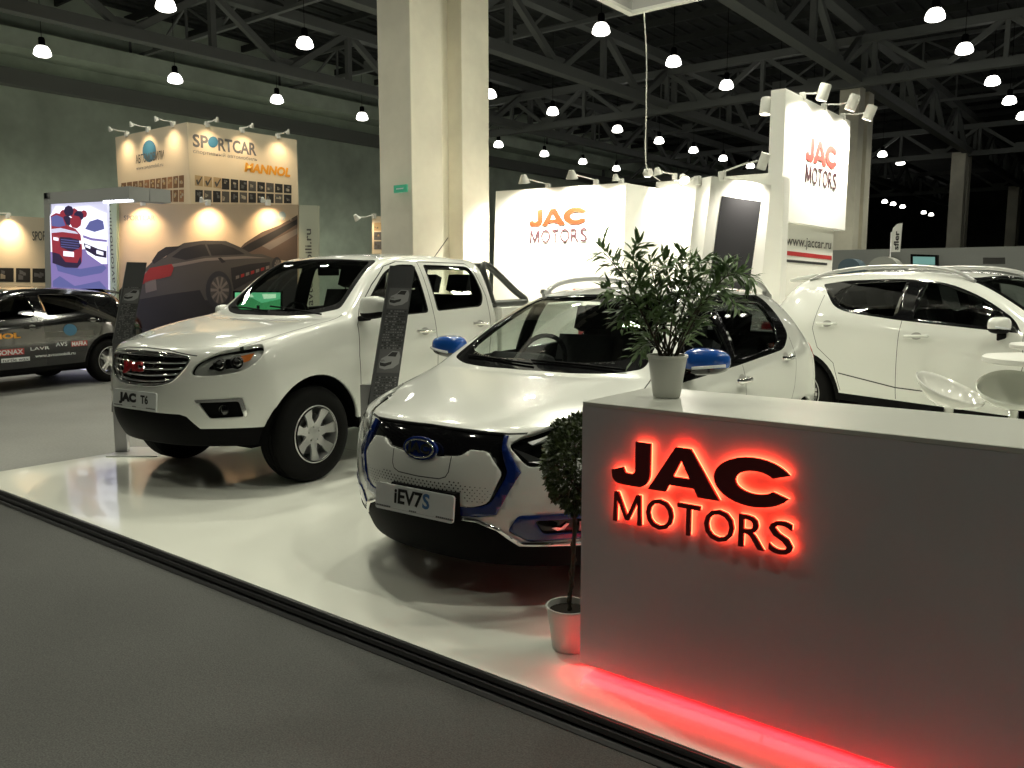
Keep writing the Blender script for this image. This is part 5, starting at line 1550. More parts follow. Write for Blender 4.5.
for k in range(7): pp_([(236+k*5,276-k*1.6),(239.5+k*5,275-k*1.6),(239.5+k*5,278-k*1.6),(236+k*5,279.4-k*1.6)], 3 if k % 2 else 2, .012)
for cx, cy, rx, ry in ((219,290,13,19), (277,266,5,9)):
    pp_([(cx+rx*math.cos(a*math.pi/12), cy+ry*math.sin(a*math.pi/12)) for a in range(24)], 6, .012)
    pp_([(cx+1+rx*.74*math.cos(a*math.pi/12), cy+ry*.74*math.sin(a*math.pi/12)) for a in range(24)], 1, .014)
    for k in range(10):
        a = k*math.pi/5
        pp_([(cx+1+rx*.1*math.cos(a-.6), cy+ry*.1*math.sin(a-.6)), (cx+1+rx*.7*math.cos(a-.12), cy+ry*.7*math.sin(a-.12)), (cx+1+rx*.7*math.cos(a+.12), cy+ry*.7*math.sin(a+.12)), (cx+1+rx*.1*math.cos(a+.6), cy+ry*.1*math.sin(a+.6))], 2, .016)
bm_obj('printed_car_picture', bm, M_pc, hw)
B2.text('SPORTCAR', 124, 218, 155, 5, M_ink3, bold=.01)
disc(B2, 282, 216, 4, 4.5, mat('print_grey_blue', (.25,.33,.36), .6), 'globe_logo', .006)
B2.text('АВТОМОБИЛИ', 273, 219, 292, 3.5, M_ghost, off=.008)
for x, w_ in ((143,'left'), (208,'middle'), (268,'right')):
    q = B2.at(x, 204); n_ = B2.n
    clip_spot((q.x, q.y, q.z+.03), n_, arm=.32, up=.02, head=(.05,.09), power=95, color=CREAM, label=w_ + ' clip spotlight on the top edge of the printed hoarding', group='spotlights over the printed hoarding', cone=105, tgt=tuple(q - Vector((0,0,.55))), name='clip_spotlight')
# white side panel with vertical web address
pc = B2.at(298.5, 300)
sp_ = empty('web_address_panel', (pc.x, pc.y, GZ), 0, 'pale upright panel with a vertical web address right of the printed hoarding', 'panel')
B3 = Board(sp_, (pc.x, pc.y, 0), hd)
B3.slab([(299,205), (318.5,205.6), (318.5,385), (299,385)], .10, mat('pale_panel', (.50,.52,.42), .6), 'panel_board')
B3.text('www.avtomobili.ru', 309.5, 340, 229, 6.5, M_ink2, vertical=True, bold=.01)
# green-white panel left of the hoarding
B4p = at_f(106, 210, 15.9)
vp = empty('web_address_panel', (B4p.x, B4p.y, GZ), 0, 'narrow pale green upright panel with a web address left of the printed hoarding', 'panel')
B4 = Board(vp, (B4p.x, B4p.y, 0), hd)
B4.slab([(106,203), (116.6,203), (116.6,392), (106,392)], .10, M_green, 'panel_board')
B4.text('www.avtomobili.ru', 112, 320, 200, 4, M_ink2, vertical=True)
# ---- portal with the backlit picture
p1 = at_f(44, 193, 15.8)
po = empty('backlit_picture_portal', (p1.x, p1.y, GZ), 0, 'grey portal framing a bright backlit picture of a red car and a white car', 'display')
B5 = Board(po, (p1.x, p1.y, 0), (1, 0, 0))
M_pg = mat('portal_grey', (.44,.45,.45), .6)
B5.slab([(43.8,193), (129,186.2), (129,200), (43.8,204.5)], .35, M_pg, 'portal_beam')
B5.slab([(43.8,193), (50,192.5), (54,392), (47,392)], .30, M_pg, 'portal_post')
q = B5.at(129, 186.2); q2 = B5.at(129, 200)
bm = bmesh.new(); b_box(bm, (q.x-.3, q.y+.352, q2.z), (q.x, q.y+.72, q.z)); bmesh.ops.translate(bm, vec=-Vector(po.location), verts=bm.verts); bm_obj('portal_beam_return', bm, M_pg, po)
B5.slab([(103,200.5), (129,199), (129,201.5), (103,203)], .08, mat('tube_light', (.9,.9,.95), .4, emit=(.9,.93,1), es=3), 'tube_light')
clip_spot((-13.1, 9.0, 3.42), (0,-1,0), arm=.2, up=0, head=(.07,.10), power=20, color=CREAM, label='small glaring spotlight between the portal and the cream tower', cone=120, tgt=(-13.1, 8.4, 3.3)) if False else None
def em(n, c, k=1.0): return mat(n, tuple(min(1, x*.6) for x in c), .5, emit=c, es=k)
SC = [em('screen_sky', (.62,.62,.80), 1.0), em('screen_red', (.30,.03,.05), .9), em('screen_dark', (.03,.02,.06), .8), em('screen_purple', (.22,.17,.42), 1.0), em('screen_white', (.85,.86,1.0), 1.3), em('screen_blue', (.12,.13,.35), .9)]
B5b = Board(po, Vector((p1.x, p1.y, 0)) + Vector((0,.02,0)), (1,0,0))
B5b.slab([(50,204), (107,201.5), (109,392), (54,392)], .04, SC[0], 'backlit_picture')
bm = bmesh.new()
def q5(pts, mi, off): B5.poly(pts, None, bm=bm, mi=mi, off=off)
q5([(50.5,252),(78,250),(108,246),(108.8,330),(53,330)], 3, .003)
q5([(50,216),(56,206),(70,208),(88,206),(106,214),(107,246),(78,250),(51,252)], 4, .003)
for (x, y, r) in ((64,214,4),(69,211,5),(74,213,4.5),(79,216,5),(84,214,3.5),(67,221,5),(76,222,6)):
    q5([(x+r*math.cos(k*.785+x), y+r*1.1*math.sin(k*.785+x)) for k in range(8)], 2 if int(x) % 2 else 1, .004 + r*.0002)
q5([(51,216),(56,213),(62,214),(67,225),(76,229),(81,235),(82.5,248),(82,262),(78,268),(66,267),(53,263)], 1, .006)
q5([(51.5,217),(57,215),(63,217.5),(66,225.5),(60,227),(52,226)], 5, .008)
q5([(52,229),(61,228),(76,231.5),(79,234),(63,232),(52,233)], 0, .008)
q5([(60,237),(70,237.5),(80,240),(81,247),(72,252),(61,247)], 2, .009)
for k in range(4): q5([(61.5,239+k*2.4),(79.5,241+k*2.4),(79.5,241.8+k*2.4),(61.5,239.8+k*2.4)], 5, .011)
q5([(54,237),(59,238),(59,241),(54,240)], 4, .010); q5([(80,240.5),(82,241),(82,244),(80,243.5)], 4, .010)
q5([(53,252),(60,254),(66,262),(78,263),(81,256),(82,263),(78,268),(66,267.5),(53,263)], 2, .010)
q5([(64,251),(74.5,252),(74.5,257),(64,256)], 4, .012)
q5([(83,230),(89,220),(98,217.5),(105,219),(107.4,226),(107.6,264),(102,264),(88,254),(83,245)], 4, .006)
q5([(85.5,229),(90,221.5),(98,219),(103.5,221),(105,229),(95,232)], 5, .008)
q5([(83.5,235),(92,238),(107.4,240),(107.4,242),(92,240.5),(83.5,237.5)], 3, .008)
q5([(84,243),(92,246),(99,249),(107,251),(107,258),(96,256),(86,250)], 2, .009)
q5([(86,244.5),(91,246.5),(91,249),(86,247)], 4, .011); q5([(97,250),(104,252),(104,255.5),(97,253.5)], 4, .011)
q5([(56,264),(80,269),(104,265),(107,268),(102,273),(80,277),(58,271)], 5, .005)
q5([(53,281),(60,276),(75,286),(100,281),(108,290),(108.6,300),(53,300)], 5, .0045)
bm_obj('picture_motif', bm, SC, po)
# ---- left cream wall
p2 = at_f(47, 218, 16.4)
lw = empty('cream_side_wall', (p2.x, p2.y, GZ), 0, 'cream display wall with a warm spotlight at the left edge of the picture', 'booth')
B6 = Board(lw, (p2.x, p2.y, 0), Vector(at_f(0, 214.5, 16.7)) - Vector(at_f(47, 214.5, 16.4)))
B6.slab([(-70,211), (48.5,218), (48.5,392), (-70,392)], .1, M_cream, 'wall_board')
B6.text('SPORTCAR', 32.5, 236, 62, 9.5, M_ink2, bold=.01)
tiles(B6, lw, -18, 48, 266.5, 282.5, 267.5, 283.5, 4, 1, [M_ink, M_ink2, M_ink3, mat('tile_light', (.45,.40,.32), .6)], lw, seed=9)
q = B6.at(8, 217); clip_spot((q.x, q.y, q.z+.03), B6.n, arm=.36, up=.04, head=(.075,.12), power=90, color=CREAM, label='clip spotlight on the cream wall at the left edge', cone=105, tgt=tuple(q - Vector((0,0,.5))))
# ---- small cream stand seen left of the big column
p3 = at_f(378, 252, 19.5)
ss = empty('distant_cream_stand', (p3.x, p3.y, GZ), 0, 'small distant cream display panel beside the big column', 'booth')
B7 = Board(ss, (p3.x, p3.y, 0), CR); B7.slab([(372,216), (398,217), (398,300), (372,300)], .3, M_cream, 'panel_board')
tiles(B7, ss, 373.5, 382, 222, 250, 222, 250, 1, 3, [M_tan, M_ink3, M_ink2, M_tan], ss, seed=3)
q = B7.at(374, 216); clip_spot((q.x, q.y, q.z), -CF*1.0 - CR*1.3, arm=.45, up=-.05, head=(.08,.14), power=25, color=CREAM, label='bright little spotlight of the distant cream stand', cone=110, tgt=tuple(q - Vector((0,0,.6))))
# ---- television with green picture behind the pickup
p4 = at_f(258, 300, 15.0)
tv = empty('television', (p4.x, p4.y, GZ), 0, 'television with a green picture in front of the printed hoarding, behind the pickup', 'television')
B8 = Board(tv, (p4.x, p4.y, 0), CR)
B8.slab([(233,291), (282,291), (282,311), (233,311)], .06, M_black, 'screen_case')
B8.poly([(235,292.5), (280.5,292.5), (280.5,309.5), (235,309.5)], em('screen_green', (.10,.42,.20), 1.0), 'screen', .004)
bm = bmesh.new()
for pts, mi in (([(235,300),(250,297),(262,303),(280.5,299),(280.5,309.5),(235,309.5)], 0), ([(240,295),(252,294),(254,297),(242,298)], 1), ([(262,294),(276,294),(276,298),(264,299)], 1)):
    B8.poly(pts, None, bm=bm, mi=mi, off=.007)
bm_obj('screen_picture', bm, [em('screen_green2', (.04,.22,.08), 1.0), em('screen_pale', (.5,.75,.5), 1.0)], tv)
bm = bmesh.new(); z_ = B8.at(258, 311).z - GZ; b_tube(bm, [(0,0,0.02), (0,0,z_+.1)], .03, 8); b_box(bm, (-.3,-.2,0), (.3,.2,.02)); bm_obj('stand', bm, M_black, tv)
# ---------------------------------------------------------------- white booth of the car stand
M_bright = mat('booth_white', (.88,.88,.84), .55)
M_jor = mat('logo_orange', (.20,.030,.011), .6, spec=.05); M_jdk = mat('logo_dark', (.07,.03,.04), .4); M_jred = mat('logo_red', (.60,.06,.05), .4)
def glyph_logo(root, fm, w, h, gap, hm, m1, m2, depth=.006):
    """JAC over MOTORS; fm: local frame, x right, y up, origin bottom-left of MOTORS"""
    for g_, x0 in JAC:
        bm_obj('logo_letter', poly_mesh_bm(g_, w/JACW, h, x0, 0, depth, fm @ Matrix.Translation((0, hm+gap, 0))), m1, root)
    cur = 0
    for c in 'MOTORS':
        a = adv[c]*w/tot
        if c == 'M':
            w_ = a*.86; x_ = a*.07; t_ = w*.024
            P_ = [[(0,0),(t_,0),(t_*1.2,hm),(t_*.3,hm)], [(w_-t_,0),(w_,0),(w_-t_*.3,hm),(w_-t_*1.2,hm)], [(t_*.3,hm),(t_*1.5,hm),(w_/2+t_*.5,hm*.1),(w_/2-t_*.5,hm*.1)], [(w_-t_*.3,hm),(w_-t_*1.5,hm),(w_/2-t_*.5,hm*.1),(w_/2+t_*.5,hm*.1)]]
            bm_obj('logo_letter', poly_mesh_bm([[(x+x_, y) for x, y in q] for q in P_], 1, 1, 0, 0, depth, fm), m2, root)
        else:
            m_ = text_mesh(c, 1, 0.5); X_ = [v.co.x for v in m_.vertices]; Y_ = [v.co.y for v in m_.vertices]
            for v in m_.vertices: v.co = Vector(((v.co.x-min(X_))*a*.86/(max(X_)-min(X_)) + cur + a*.07, (v.co.y-min(Y_))*hm/(max(Y_)-min(Y_)), (v.co.z+.5)*depth))
            m_.transform(fm); me_obj('logo_letter', m_, m2, root)
        cur += a
# logo wall and the recessed wall right of it
lw = empty('logo_wall', (-10.4, 13.0, 0), 0, 'bright white stand wall carrying an orange and dark logo behind the pickup', 'booth')
bm = bmesh.new()
poly = [(-.30, 0), (-.16, 3.30), (2.77, 3.26), (2.77, 0)]
m = Matrix(((1,0,0,0),(0,0,1,0),(0,1,0,0),(0,0,0,1)))
b_prism(bm, poly, 0, .30, m); bmesh.ops.recalc_face_normals(bm, faces=bm.faces); bm_obj('front_wall', bm, M_bright, lw)
bm = bmesh.new(); b_box(bm, (2.57, .30, 0), (2.77, 1.5, 3.26)); bm_obj('side_wall', bm, M_bright, lw)
bm = bmesh.new(); b_box(bm, (2.57, 1.5, 0), (5.3, 1.7, 3.42)); bm_obj('rear_wall', bm, M_bright, lw)
glyph_logo(lw, frame_mtx((-9.73+10.4, -.010, 2.26), (1,0,0), (0,0,1)), 1.34, .31, .07, .25, M_jor, M_jdk)
G = 'bell spotlights over the logo wall'
for px in (520, 568):
    q = at_plane(px+25, 187, (0, 13, 0), (0,1,0))
    clip_spot((q.x, 13.1, 3.32), (-.35,-1,0), arm=.55, up=.10, head=(.11,.16), power=620, color=WARMW, tgt=(q.x-.3, 13.0, 1.6), cone=150, label='bell-shaped arm spotlight above the white logo wall, %s one' % ('left' if px == 520 else 'right'), group=None)
q = at_plane(672, 186, (0, 14.4, 0), (0,1,0)); clip_spot((q.x, 14.5, 3.5), (-.2,-1,0), arm=.5, up=.05, head=(.09,.14), power=420, color=WARMW, tgt=(q.x, 14.4, 2.2), cone=120, label='glaring arm spotlight on the recessed white wall behind the plant')
q = at_plane(592, 182, (0, 13, 0), (0,1,0)); clip_spot((q.x+.55, 13.1, 3.30), (.3,-1,0), arm=.4, up=.02, head=(.07,.12), power=260, color=WARMW, tgt=(q.x+.6, 13.0, 1.8), cone=150, label='low arm spotlight near the right end of the white logo wall')
# sign tower
tw = empty('sign_tower', (-4.5, 12.14, 0), 0, 'tall white sign tower with a red and dark logo and three spotlights', 'sign')
bm = bmesh.new(); b_box(bm, (-.22, 0, 2.42), (0, 3.12, 4.29)); o = bm_obj('upper_sign_box', bm, M_bright, tw); mod_bevel(o, .008)
bm = bmesh.new(); b_box(bm, (-.20, .10, 0), (-.08, 2.75, 2.42)); bm_obj('lower_panel', bm, mat('booth_white_soft', (.74,.74,.68), .6), tw)
glyph_logo(tw, frame_mtx((.005, .93, 3.06), (0,1,0), (0,0,1)), 1.56, .36, .06, .27, M_jred, M_jdk)
Bt = Board(tw, (-4.58, 12.14, 0), (0,1,0))
Bt.text('www.jaccar.ru', 786, 242, 831, 12, M_ink2, bold=.01, off=.004)
Bt.poly([(783.5,250.5), (831.5,256), (831.5,260), (783.5,254.8)], M_pred, 'red_stripe', .004)
Bt.poly([(782.5,259), (827,263), (827,265.4), (782.5,261.6)], M_ink, 'black_stripe', .004)
for i, (px, py) in enumerate([(800,97), (826,106), (846,116)]):
    y_ = [12.9, 13.9, 14.9][i]
    clip_spot((-4.52, y_, 4.31), (1,.12,0), arm=[.30,.43,.42][i], up=.02, head=(.085,.24), power=330, color=WARMW, tgt=(-4.5, y_, 3.3), cone=155, style='can', label=['nearest','middle','farthest'][i] + ' of the three can spotlights on the sign tower top', group='can spotlights of the sign tower')
clip_spot((-4.72, 12.25, 4.05), (-1,-.35,0), arm=.10, up=.04, head=(.085,.24), power=60, color=WARMW, tgt=(-4.9, 12.0, 2.2), cone=90, style='can', label='can spotlight on the left side of the sign tower')
# low white block in front of the tower
bk = empty('white_block', (-4.74, 11.9, 0), 0, 'plain white block standing against the left foot of the sign tower', 'booth')
bm = bmesh.new(); b_box(bm, (0, 0, 0), (.36, .22, 3.02)); bm_obj('block_body', bm, M_bright, bk)
# tilted frame with dark screen
fp = at_f(735, 262, 10.9)
fr_ = empty('leaning_screen_frame', (fp.x, fp.y, 0), 0, 'white leaning frame around a dark upright screen behind the plant', 'display')
Bf = Board(fr_, (fp.x, fp.y, 0), CR*1.0 + CF*.35)
Bf.slab([(711.5,176), (771,185), (757,330), (694.5,330)], .34, M_bright, 'frame')
Bf.poly([(721.5,196), (761,201.8), (748,292), (708,288)], mat('screen_off', (.045,.045,.05), .25), 'screen', .006)
q = Bf.at(705, 176)
clip_spot(tuple(Bf.at(722,177) + Vector((0,0,.02))), tuple(CR*1.0 - CF*.25), arm=.50, up=.16, head=(.06,.20), power=120, color=WARMW, tgt=tuple(Bf.at(745,215)), cone=110, label='thin arm spotlight reaching over the leaning screen frame', style='can')
clip_spot(tuple(Bf.at(708,178) - Bf.n*.25), tuple(-CR), arm=.18, up=.02, head=(.08,.12), power=60, color=WARMW, tgt=tuple(Bf.at(690,220) + Bf.n*.3), cone=110, label='small spotlight on the left shoulder of the leaning screen frame')
# suspended ring banner with cable
rb = empty('suspended_banner_ring', (-7.42, 5.0, 6.0), 0, 'pale square ring banner hanging above the stand, only its corner in the picture', 'banner')
Xe = 6.9; Ye = 7.7
for lo, hi in (((0, Ye-.10, 0), (Xe, Ye, 1.1)), ((0, 0, 0), (Xe, .10, 1.1)), ((0, .10, 0), (.10, Ye-.10, 1.1)), ((Xe-.10, .10, 0), (Xe, Ye-.10, 1.1))):
    bm = bmesh.new(); b_box(bm, lo, hi); o = bm_obj('banner_panel', bm, mat('banner_fabric', (.46,.46,.45), .8), rb)
    bm = bmesh.new(); b_box(bm, (lo[0]-.01, lo[1]-.01, -.05), (hi[0]+.01, hi[1]+.01, 0)); bm_obj('bottom_rail', bm, M_ivory, rb)
for (x, y) in ((0.05,.05), (Xe-.05,.05), (.05,Ye-.05), (Xe-.05,Ye-.05)):
    bm = bmesh.new(); b_tube(bm, [(x,y,1.1), (x,y,5.4)], .006, 5); bm_obj('hanging_wire', bm, M_silver, rb)
for _x, _y in RING[:6]:
    bm = bmesh.new(); b_lathe(bm, [(0,.16), (.07,.16), (.08,.12), (.08,-.02), (.07,-.02), (.06,0), (0,0)], 16, c=(_x+7.42, _y-5.0, -.12)); bmesh.ops.recalc_face_normals(bm, faces=bm.faces); bm_obj('ring_spot', bm, M_ivory, rb, True, 40)  # housings for the added spots, out of view
ca = empty('power_cable', (-7.35, 12.6, 3.6), 0, 'white power cable dropping from the hanging banner to a lamp on the white wall', 'cable')
pts = [Vector((-7.16, 12.72, 5.98)), at_f(646.5, 60, 14.7), at_f(646, 120, 15.0), at_f(645.5, 155, 15.4), at_f(648, 170, 15.8), Vector((-7.76, 14.52, 3.44))]
bm = bmesh.new(); b_tube(bm, [p - Vector(ca.location) for p in cr_curve(pts, 5)], .011, 6); bm_obj('cable', bm, M_ivory, ca)
bm = bmesh.new(); c_ = at_f(648, 173, 15.85) - Vector(ca.location)
b_lathe(bm, [(0,.08), (.07,.07), (.10,.0), (.08,-.06), (0,-.07)], 14, c=tuple(c_)); bmesh.ops.recalc_face_normals(bm, faces=bm.faces); bm_obj('junction_lamp', bm, M_ivory, ca, True)
# ---------------------------------------------------------------- information stands
def info_stand(name, base, label, lean_dir, bottom, top, wid_b, post_top):
    """leaning dark printed board on a silver post"""
    r = empty(name, base, 0, label, 'information stand')
    b = Vector(base)
    bm = bmesh.new(); b_box(bm, (-.06,-.20,0), (.40,.20,.012)); o = bm_obj('base_plate', bm, M_silver, r); o.rotation_euler = (0,0,YAW); mod_bevel(o, .003)
    bm = bmesh.new(); b_box(bm, (-.055,-.03,.012), (.055,.03,post_top)); o = bm_obj('post', bm, mat('brushed_post', (.36,.36,.37), .3, .7), r); o.rotation_euler = (0,0,YAW); mod_bevel(o, .004)
    return r
def stand_board(r, quad, dep, z_pics):
    """quad: px corners TL,TR,BR,BL at distance dep"""
    o = Vector(r.location); P = [at_f(x, y, d) - o for (x, y), d in zip(quad, dep)]
    n = (P[1]-P[0]).cross(P[3]-P[0]).normalized()
    if n.dot(Vector((0,0,CAMH)) - o - P[0]) < 0: n = -n
    bm = bmesh.new(); a = [bm.verts.new(p) for p in P]; b = [bm.verts.new(p - n*.02) for p in P]
    bm.faces.new(a); bm.faces.new(b[::-1])
    for i in range(4): bm.faces.new((a[i], b[i], b[(i+1) % 4], a[(i+1) % 4]))
    bmesh.ops.recalc_face_normals(bm, faces=bm.faces)
    bd = bm_obj('board', bm, mat('board_dark', (.055,.056,.06), .35), r)
    def pt(u, v, off=.003):
        t = P[0] + (P[1]-P[0])*u; s = P[3] + (P[2]-P[3])*u; return t + (s-t)*v + n*off
    bm = bmesh.new()
    def f(pts, mi, off=.003):
        fc = bm.faces.new([bm.verts.new(pt(u, v, off)) for u, v in pts]); fc.normal_update(); fc.material_index = mi
        if fc.normal.dot(n) < 0: fc.normal_flip()
    for (v0, h) in z_pics:
        f([(.10,v0),(.95,v0),(.95,v0+h),(.10,v0+h)], 1)
        c = [(.14,.62),(.20,.40),(.40,.28),(.58,.08),(.86,.10),(.92,.30),(.90,.62),(.70,.80),(.40,.86),(.18,.80)]
        f([(a_, v0+b_*h) for a_, b_ in c], 2, .005)
        f([(a_, v0+b_*h) for a_, b_ in [(.42,.30),(.58,.12),(.80,.13),(.74,.32)]], 0, .007)
        f([(a_, v0+b_*h) for a_, b_ in [(.16,.56),(.36,.60),(.62,.52),(.60,.64),(.36,.74),(.18,.70)]], 0, .007)
        f([(a_, v0+b_*h) for a_, b_ in [(.16,.46),(.30,.44),(.36,.52),(.20,.54)]], 3, .007)
    rn = random.Random(3)
    v = .0
    while v < .95:
        if not any(v0-.01 < v < v0+h+.01 for v0, h in z_pics) and v > .30:
            u = .12
            while u < .9:
                w = rn.uniform(.03,.09)
                f([(u,v),(min(u+w,.92),v),(min(u+w,.92),v+.008),(u,v+.008)], 3 if rn.random() < .5 else 0, .004)
                u += w + .03
        v += .019
    bm_obj('board_print', bm, [M_ink, mat('stand_print_mid', (.10,.10,.105), .4), mat('stand_print_light', (.28,.28,.29), .4), mat('stand_print_text', (.17,.17,.175), .4)], bd)
s1 = info_stand('information_stand', (-7.40+.03, 3.67, 0), 'dark leaning information stand on a silver post, left of the pickup', None, None, None, .1, .78)
stand_board(s1, [(127,262),(147,262.5),(130,345),(112.5,343)], [7.5,7.6,7.5,7.4], [(.32,.18)])
bm = bmesh.new()
o1 = Vector(s1.location); Q = [at_f(x, y, 7.43) - o1 for x, y in ((112.5,343),(130,345),(125,414),(111.5,412))]
a = [bm.verts.new(p) for p in Q]; b = [bm.verts.new(p + CF*.02) for p in Q]; bm.faces.new(a); bm.faces.new(b[::-1])
for i in range(4): bm.faces.new((a[i], b[i], b[(i+1) % 4], a[(i+1) % 4]))
bmesh.ops.recalc_face_normals(bm, faces=bm.faces); bm_obj('lower_board', bm, mat('stand_lower_grey', (.20,.20,.21), .25, .4), s1)
b2 = wp(-1.13, 6.45, 0)
s2 = info_stand('information_stand', tuple(b2), 'dark leaning information stand with two car pictures between the pickup and the crossover', None, None, None, .1, .75)
stand_board(s2, [(390.5,265.5),(415,266.5),(395,405),(368.5,405)], [6.55,6.65,6.45,6.35], [(.16,.15),(.60,.17)])
# ---------------------------------------------------------------- bar table and stools
def bar_table(name, px, py, z, f_scale, rad, label):
    c = at_z(px, py, z); r = empty(name, (c.x, c.y, 0), 0, label, 'table')
    bm = bmesh.new(); b_lathe(bm, [(0, z), (rad-.01, z), (rad, z-.008), (rad, z-.035), (rad-.012, z-.042), (0, z-.042)], 48); bmesh.ops.recalc_face_normals(bm, faces=bm.faces); bm_obj('table_top', bm, M_ivory, r, True, 40)
    bm = bmesh.new(); b_lathe(bm, [(0, z-.042), (.03, z-.042), (.03, .03), (.21, .02), (.22, 0), (0, 0)], 32); bmesh.ops.recalc_face_normals(bm, faces=bm.faces); bm_obj('pedestal', bm, M_chrome, r, True, 40)
    return r
bar_table('bar_table', 1044, 357, 1.08, 1, .34, 'round white bar table nearest the counter, cut by the right edge')
bar_table('bar_table', 1046, 344, 1.08, 1, .24, 'small round white bar table farther back at the right edge')
def stool(px, py, z, tilt, mseat, label, rr0=.205):
    """bucket seat whose rim slopes up towards direction tilt (world angle)"""
    c = at_z(px, py, z); r = empty('bar_stool', (c.x, c.y, 0), 0, label, 'bar stool', None)
    bm = bmesh.new(); N = 44; rings = []
    tx, ty = math.cos(tilt), math.sin(tilt)
    for (q, zz) in [(.0,-.10),(.25,-.098),(.50,-.085),(.72,-.060),(.88,-.030),(.97,.0),(1.0,.022)]:
        ring = []
        for i in range(N):
            a = 2*math.pi*i/N; x = rr0*q*math.cos(a); y = rr0*q*math.sin(a)
            s_ = (x*tx + y*ty)/rr0
            ring.append(bm.verts.new((x, y, z + zz + .075*s_*q**1.2 + .02*max(0, s_)**2)))
        rings.append(ring)
    for A, Bq in zip(rings, rings[1:]):
        for i in range(N): bm.faces.new((A[i], A[(i+1) % N], Bq[(i+1) % N], Bq[i]))
    bmesh.ops.remove_doubles(bm, verts=bm.verts, dist=1e-5)
    o = bm_obj('seat_shell', bm, mseat, r, True); so = o.modifiers.new('s', 'SOLIDIFY'); so.thickness = .008
    bm = bmesh.new(); b_tube(bm, [(0,0,.02), (0,0,z-.10)], .028, 12); bm_obj('gas_column', bm, M_chrome, r, True)
    bm = bmesh.new(); b_lathe(bm, [(0,.035), (.05,.03), (.19,.012), (.20,0), (0,0)], 32); bmesh.ops.recalc_face_normals(bm, faces=bm.faces); bm_obj('foot', bm, M_chrome, r, True, 40)
    bm = bmesh.new(); b_tube(bm, [(.15*math.cos(k*math.pi/8), .15*math.sin(k*math.pi/8), .30) for k in range(17)], .009, 6, False); b_tube(bm, [(-.15,0,.30), (0,0,.30)], .009, 6); bm_obj('foot_ring', bm, M_chrome, r, True)
    return r
M_acr = mat('acrylic_white', (.80,.80,.76), .12, coat=1); M_acr2 = mat('acrylic_pale', (.62,.64,.58), .15, coat=1)
stool(950, 392, .84, YAW + math.pi*.70, M_acr, 'white bucket-seat bar stool just behind the counter')
stool(1015, 392, .86, YAW + math.pi*.38, M_acr2, 'pale translucent bar stool at the right edge, beyond the white one', .22)
# ---------------------------------------------------------------- far stands at the right
pw = empty('grey_partition', (-5.5, 32, GZ), 0, 'long grey partition far behind the white suv', 'partition')
bm = bmesh.new(); b_box(bm, (-6.5, 0, 0), (12, .15, 2.74)); bm_obj('partition_panel', bm, mat('partition_grey', (.27,.28,.27), .7), pw)
# feather flag
Yp = 31.4
BF = lambda root: Board(root, (0, Yp, 0), (1,0,0))
q = at_Y = at_plane(891, 262, (0,Yp,0), (0,1,0))
fl_ = empty('feather_flag', (q.x, Yp, GZ), 0, 'white feather flag with black lettering in front of the far grey partition', 'flag')
b_ = BF(fl_); b_.slab([(890,252), (891,236), (893,228), (897,224), (902.5,223), (900,252)], .01, M_bwhite, 'flag_cloth')
b_.text('sfler', 896.5, 250, 231, 5, M_ink, vertical=True, bold=.02, off=.012)
bm = bmesh.new(); b_tube(bm, [(0,0,0), (-.05,0,3.3)], .02, 6); bm_obj('pole', bm, M_silver, fl_)
# monitor, television and rounded tents on the far stands
def far_box(name, pts, th, m, label, cat, extra=None):
    q = at_plane(pts[0][0], pts[0][1], (0,Yp,0), (0,1,0)); r = empty(name, (q.x, Yp, GZ), 0, label, cat); b = BF(r); b.slab(pts, th, m, 'case'); 
    if extra: extra(b, r)
    return r
far_box('display_monitor', [(910.5,254), (937,255), (937,290), (910.5,290)], .3, M_black, 'teal-lit display case in front of the far grey partition', 'display', lambda b, r: b.poly([(913,256.5), (935,257), (935,264.8), (913,264.8)], em('screen_teal', (.12,.25,.23), 1), 'screen', .005))
far_box('wall_television', [(983,257.5), (1005,257.5), (1005,264), (983,264)], .1, M_gloss, 'dark television on the far grey partition above the white suv', 'television')
def dome(name, cx, w, ytop, m, label):
    pts = [(cx-w/2, 292)] + [(cx + w/2*math.cos(R(180-k*18)), 268 - (268-ytop)*math.sin(R(k*18))) for k in range(11)] + [(cx+w/2, 292)]
    q = at_plane(cx, 268, (0,Yp-.5,0), (0,1,0)); r = empty(name, (q.x, Yp-.5, GZ), 0, label, 'display'); b = Board(r, (0, Yp-.5, 0), (1,0,0)); b.slab(pts, .8, m, 'rounded_wall')
dome('rounded_display', 849, 22, 258.5, mat('dull_blue', (.10,.15,.19), .6), 'dull blue rounded display wall far behind the white suv')
dome('rounded_display', 883, 30, 256.5, mat('pale_grey', (.40,.41,.38), .6), 'pale rounded display wall beside the blue one')
bm = None
# ---------------------------------------------------------------- black car at the left
M_bpaint = mat('black_paint', (.006,.006,.007), .12, coat=1)
bc, Bk = build_suv('black_car', M_bpaint, M_dglass, hs=.92, handle_m=M_bpaint, mirror_m=M_bpaint, rail=False, tail_m=mat('tail_lamp_smoked', (.03,.004,.004), .12, coat=1))
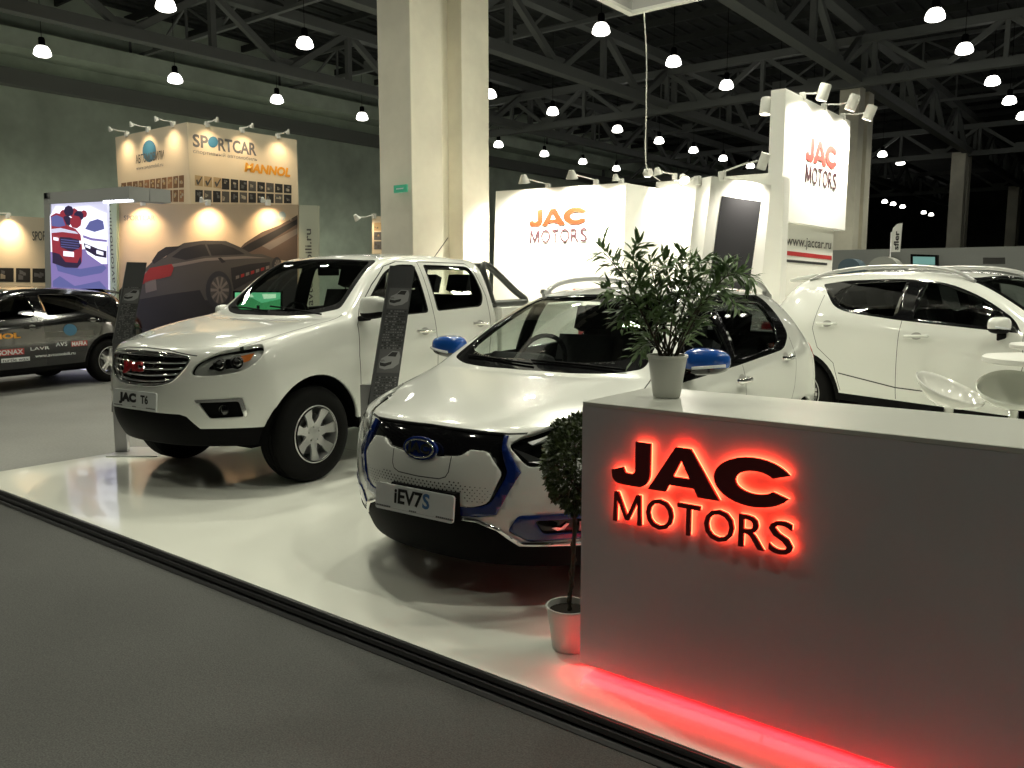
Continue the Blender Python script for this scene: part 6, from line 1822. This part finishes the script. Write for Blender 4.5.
# sponsor stickers on the right side
def sticker(u0, u1, z0, z1, m, txt=None, tm=None, name='sticker', bold=.01, sk=0):
    b_ = bmesh.new(); nu = 6; grid = []
    for i in range(nu+1):
        col = []
        for j in range(3):
            u = u0 + (u1-u0)*i/nu; z = z0 + (z1-z0)*j/2 + sk*(u-u0)
            p, _ = Bk.at_side(u, z); 
            if p is None: return
            col.append(b_.verts.new((-u, p.y+.004, z)))
        grid.append(col)
    for i in range(nu):
        for j in range(2): b_.faces.new((grid[i][j], grid[i][j+1], grid[i+1][j+1], grid[i+1][j]))
    bmesh.ops.recalc_face_normals(b_, faces=b_.faces)
    if m is not None: so = bm_obj(name, b_, m, bc)
    else: b_.free(); so = bc
    if txt:
        me = text_mesh(txt, 1, 0, bold=bold); X = [v.co.x for v in me.vertices]; Y = [v.co.y for v in me.vertices]
        for v in me.vertices:
            t = (v.co.x-min(X))/(max(X)-min(X)); w = (v.co.y-min(Y))/(max(Y)-min(Y))
            u = u0 + (u1-u0)*(.04+.92*t); z = z0 + (z1-z0)*(.1+.8*w)
            p, _ = Bk.at_side(u, z); v.co = Vector((-u, (p.y if p else .9)+.007, z))
        me_obj('sticker_lettering', me, tm or M_ink, so)
sticker(1.20, 2.12, .79, .89, None, 'MANNOL', M_por, bold=.05)
sticker(2.45, 3.25, .78, .86, mat('sticker_dull', (.12,.115,.10), .5), None)
sticker(2.86, 3.13, .62, .70, M_pred, 'MAFRA', M_plate, bold=.03)
sticker(1.72, 2.12, .56, .65, M_pred, 'SONAX', M_plate, bold=.03)
sticker(2.20, 2.52, .60, .66, None, 'LAVR', M_plate)
sticker(2.60, 2.80, .63, .71, None, 'AVS', M_plate)
sticker(2.25, 2.95, .49, .55, None, 'www.avtomobili.ru', M_plate)
sticker(1.78, 2.20, .46, .52, M_plate, 'turtle wax', M_ink)
b_ = bmesh.new(); ring = []
for k in range(24):
    u = 2.86 + .11*math.cos(k*math.pi/12); z = .88 + .09*math.sin(k*math.pi/12); p, _ = Bk.at_side(u, z); ring.append(b_.verts.new((-u, p.y+.009, z)))
b_.faces.new(ring); bmesh.ops.recalc_face_normals(b_, faces=b_.faces); bm_obj('globe_sticker', b_, M_pblue, bc)
Bk.bm.free()
place_car(bc, -8.96, 10.69, 100, GZ)
tag(bc, 'glossy black car covered in sponsor stickers, cut by the left edge', 'car')
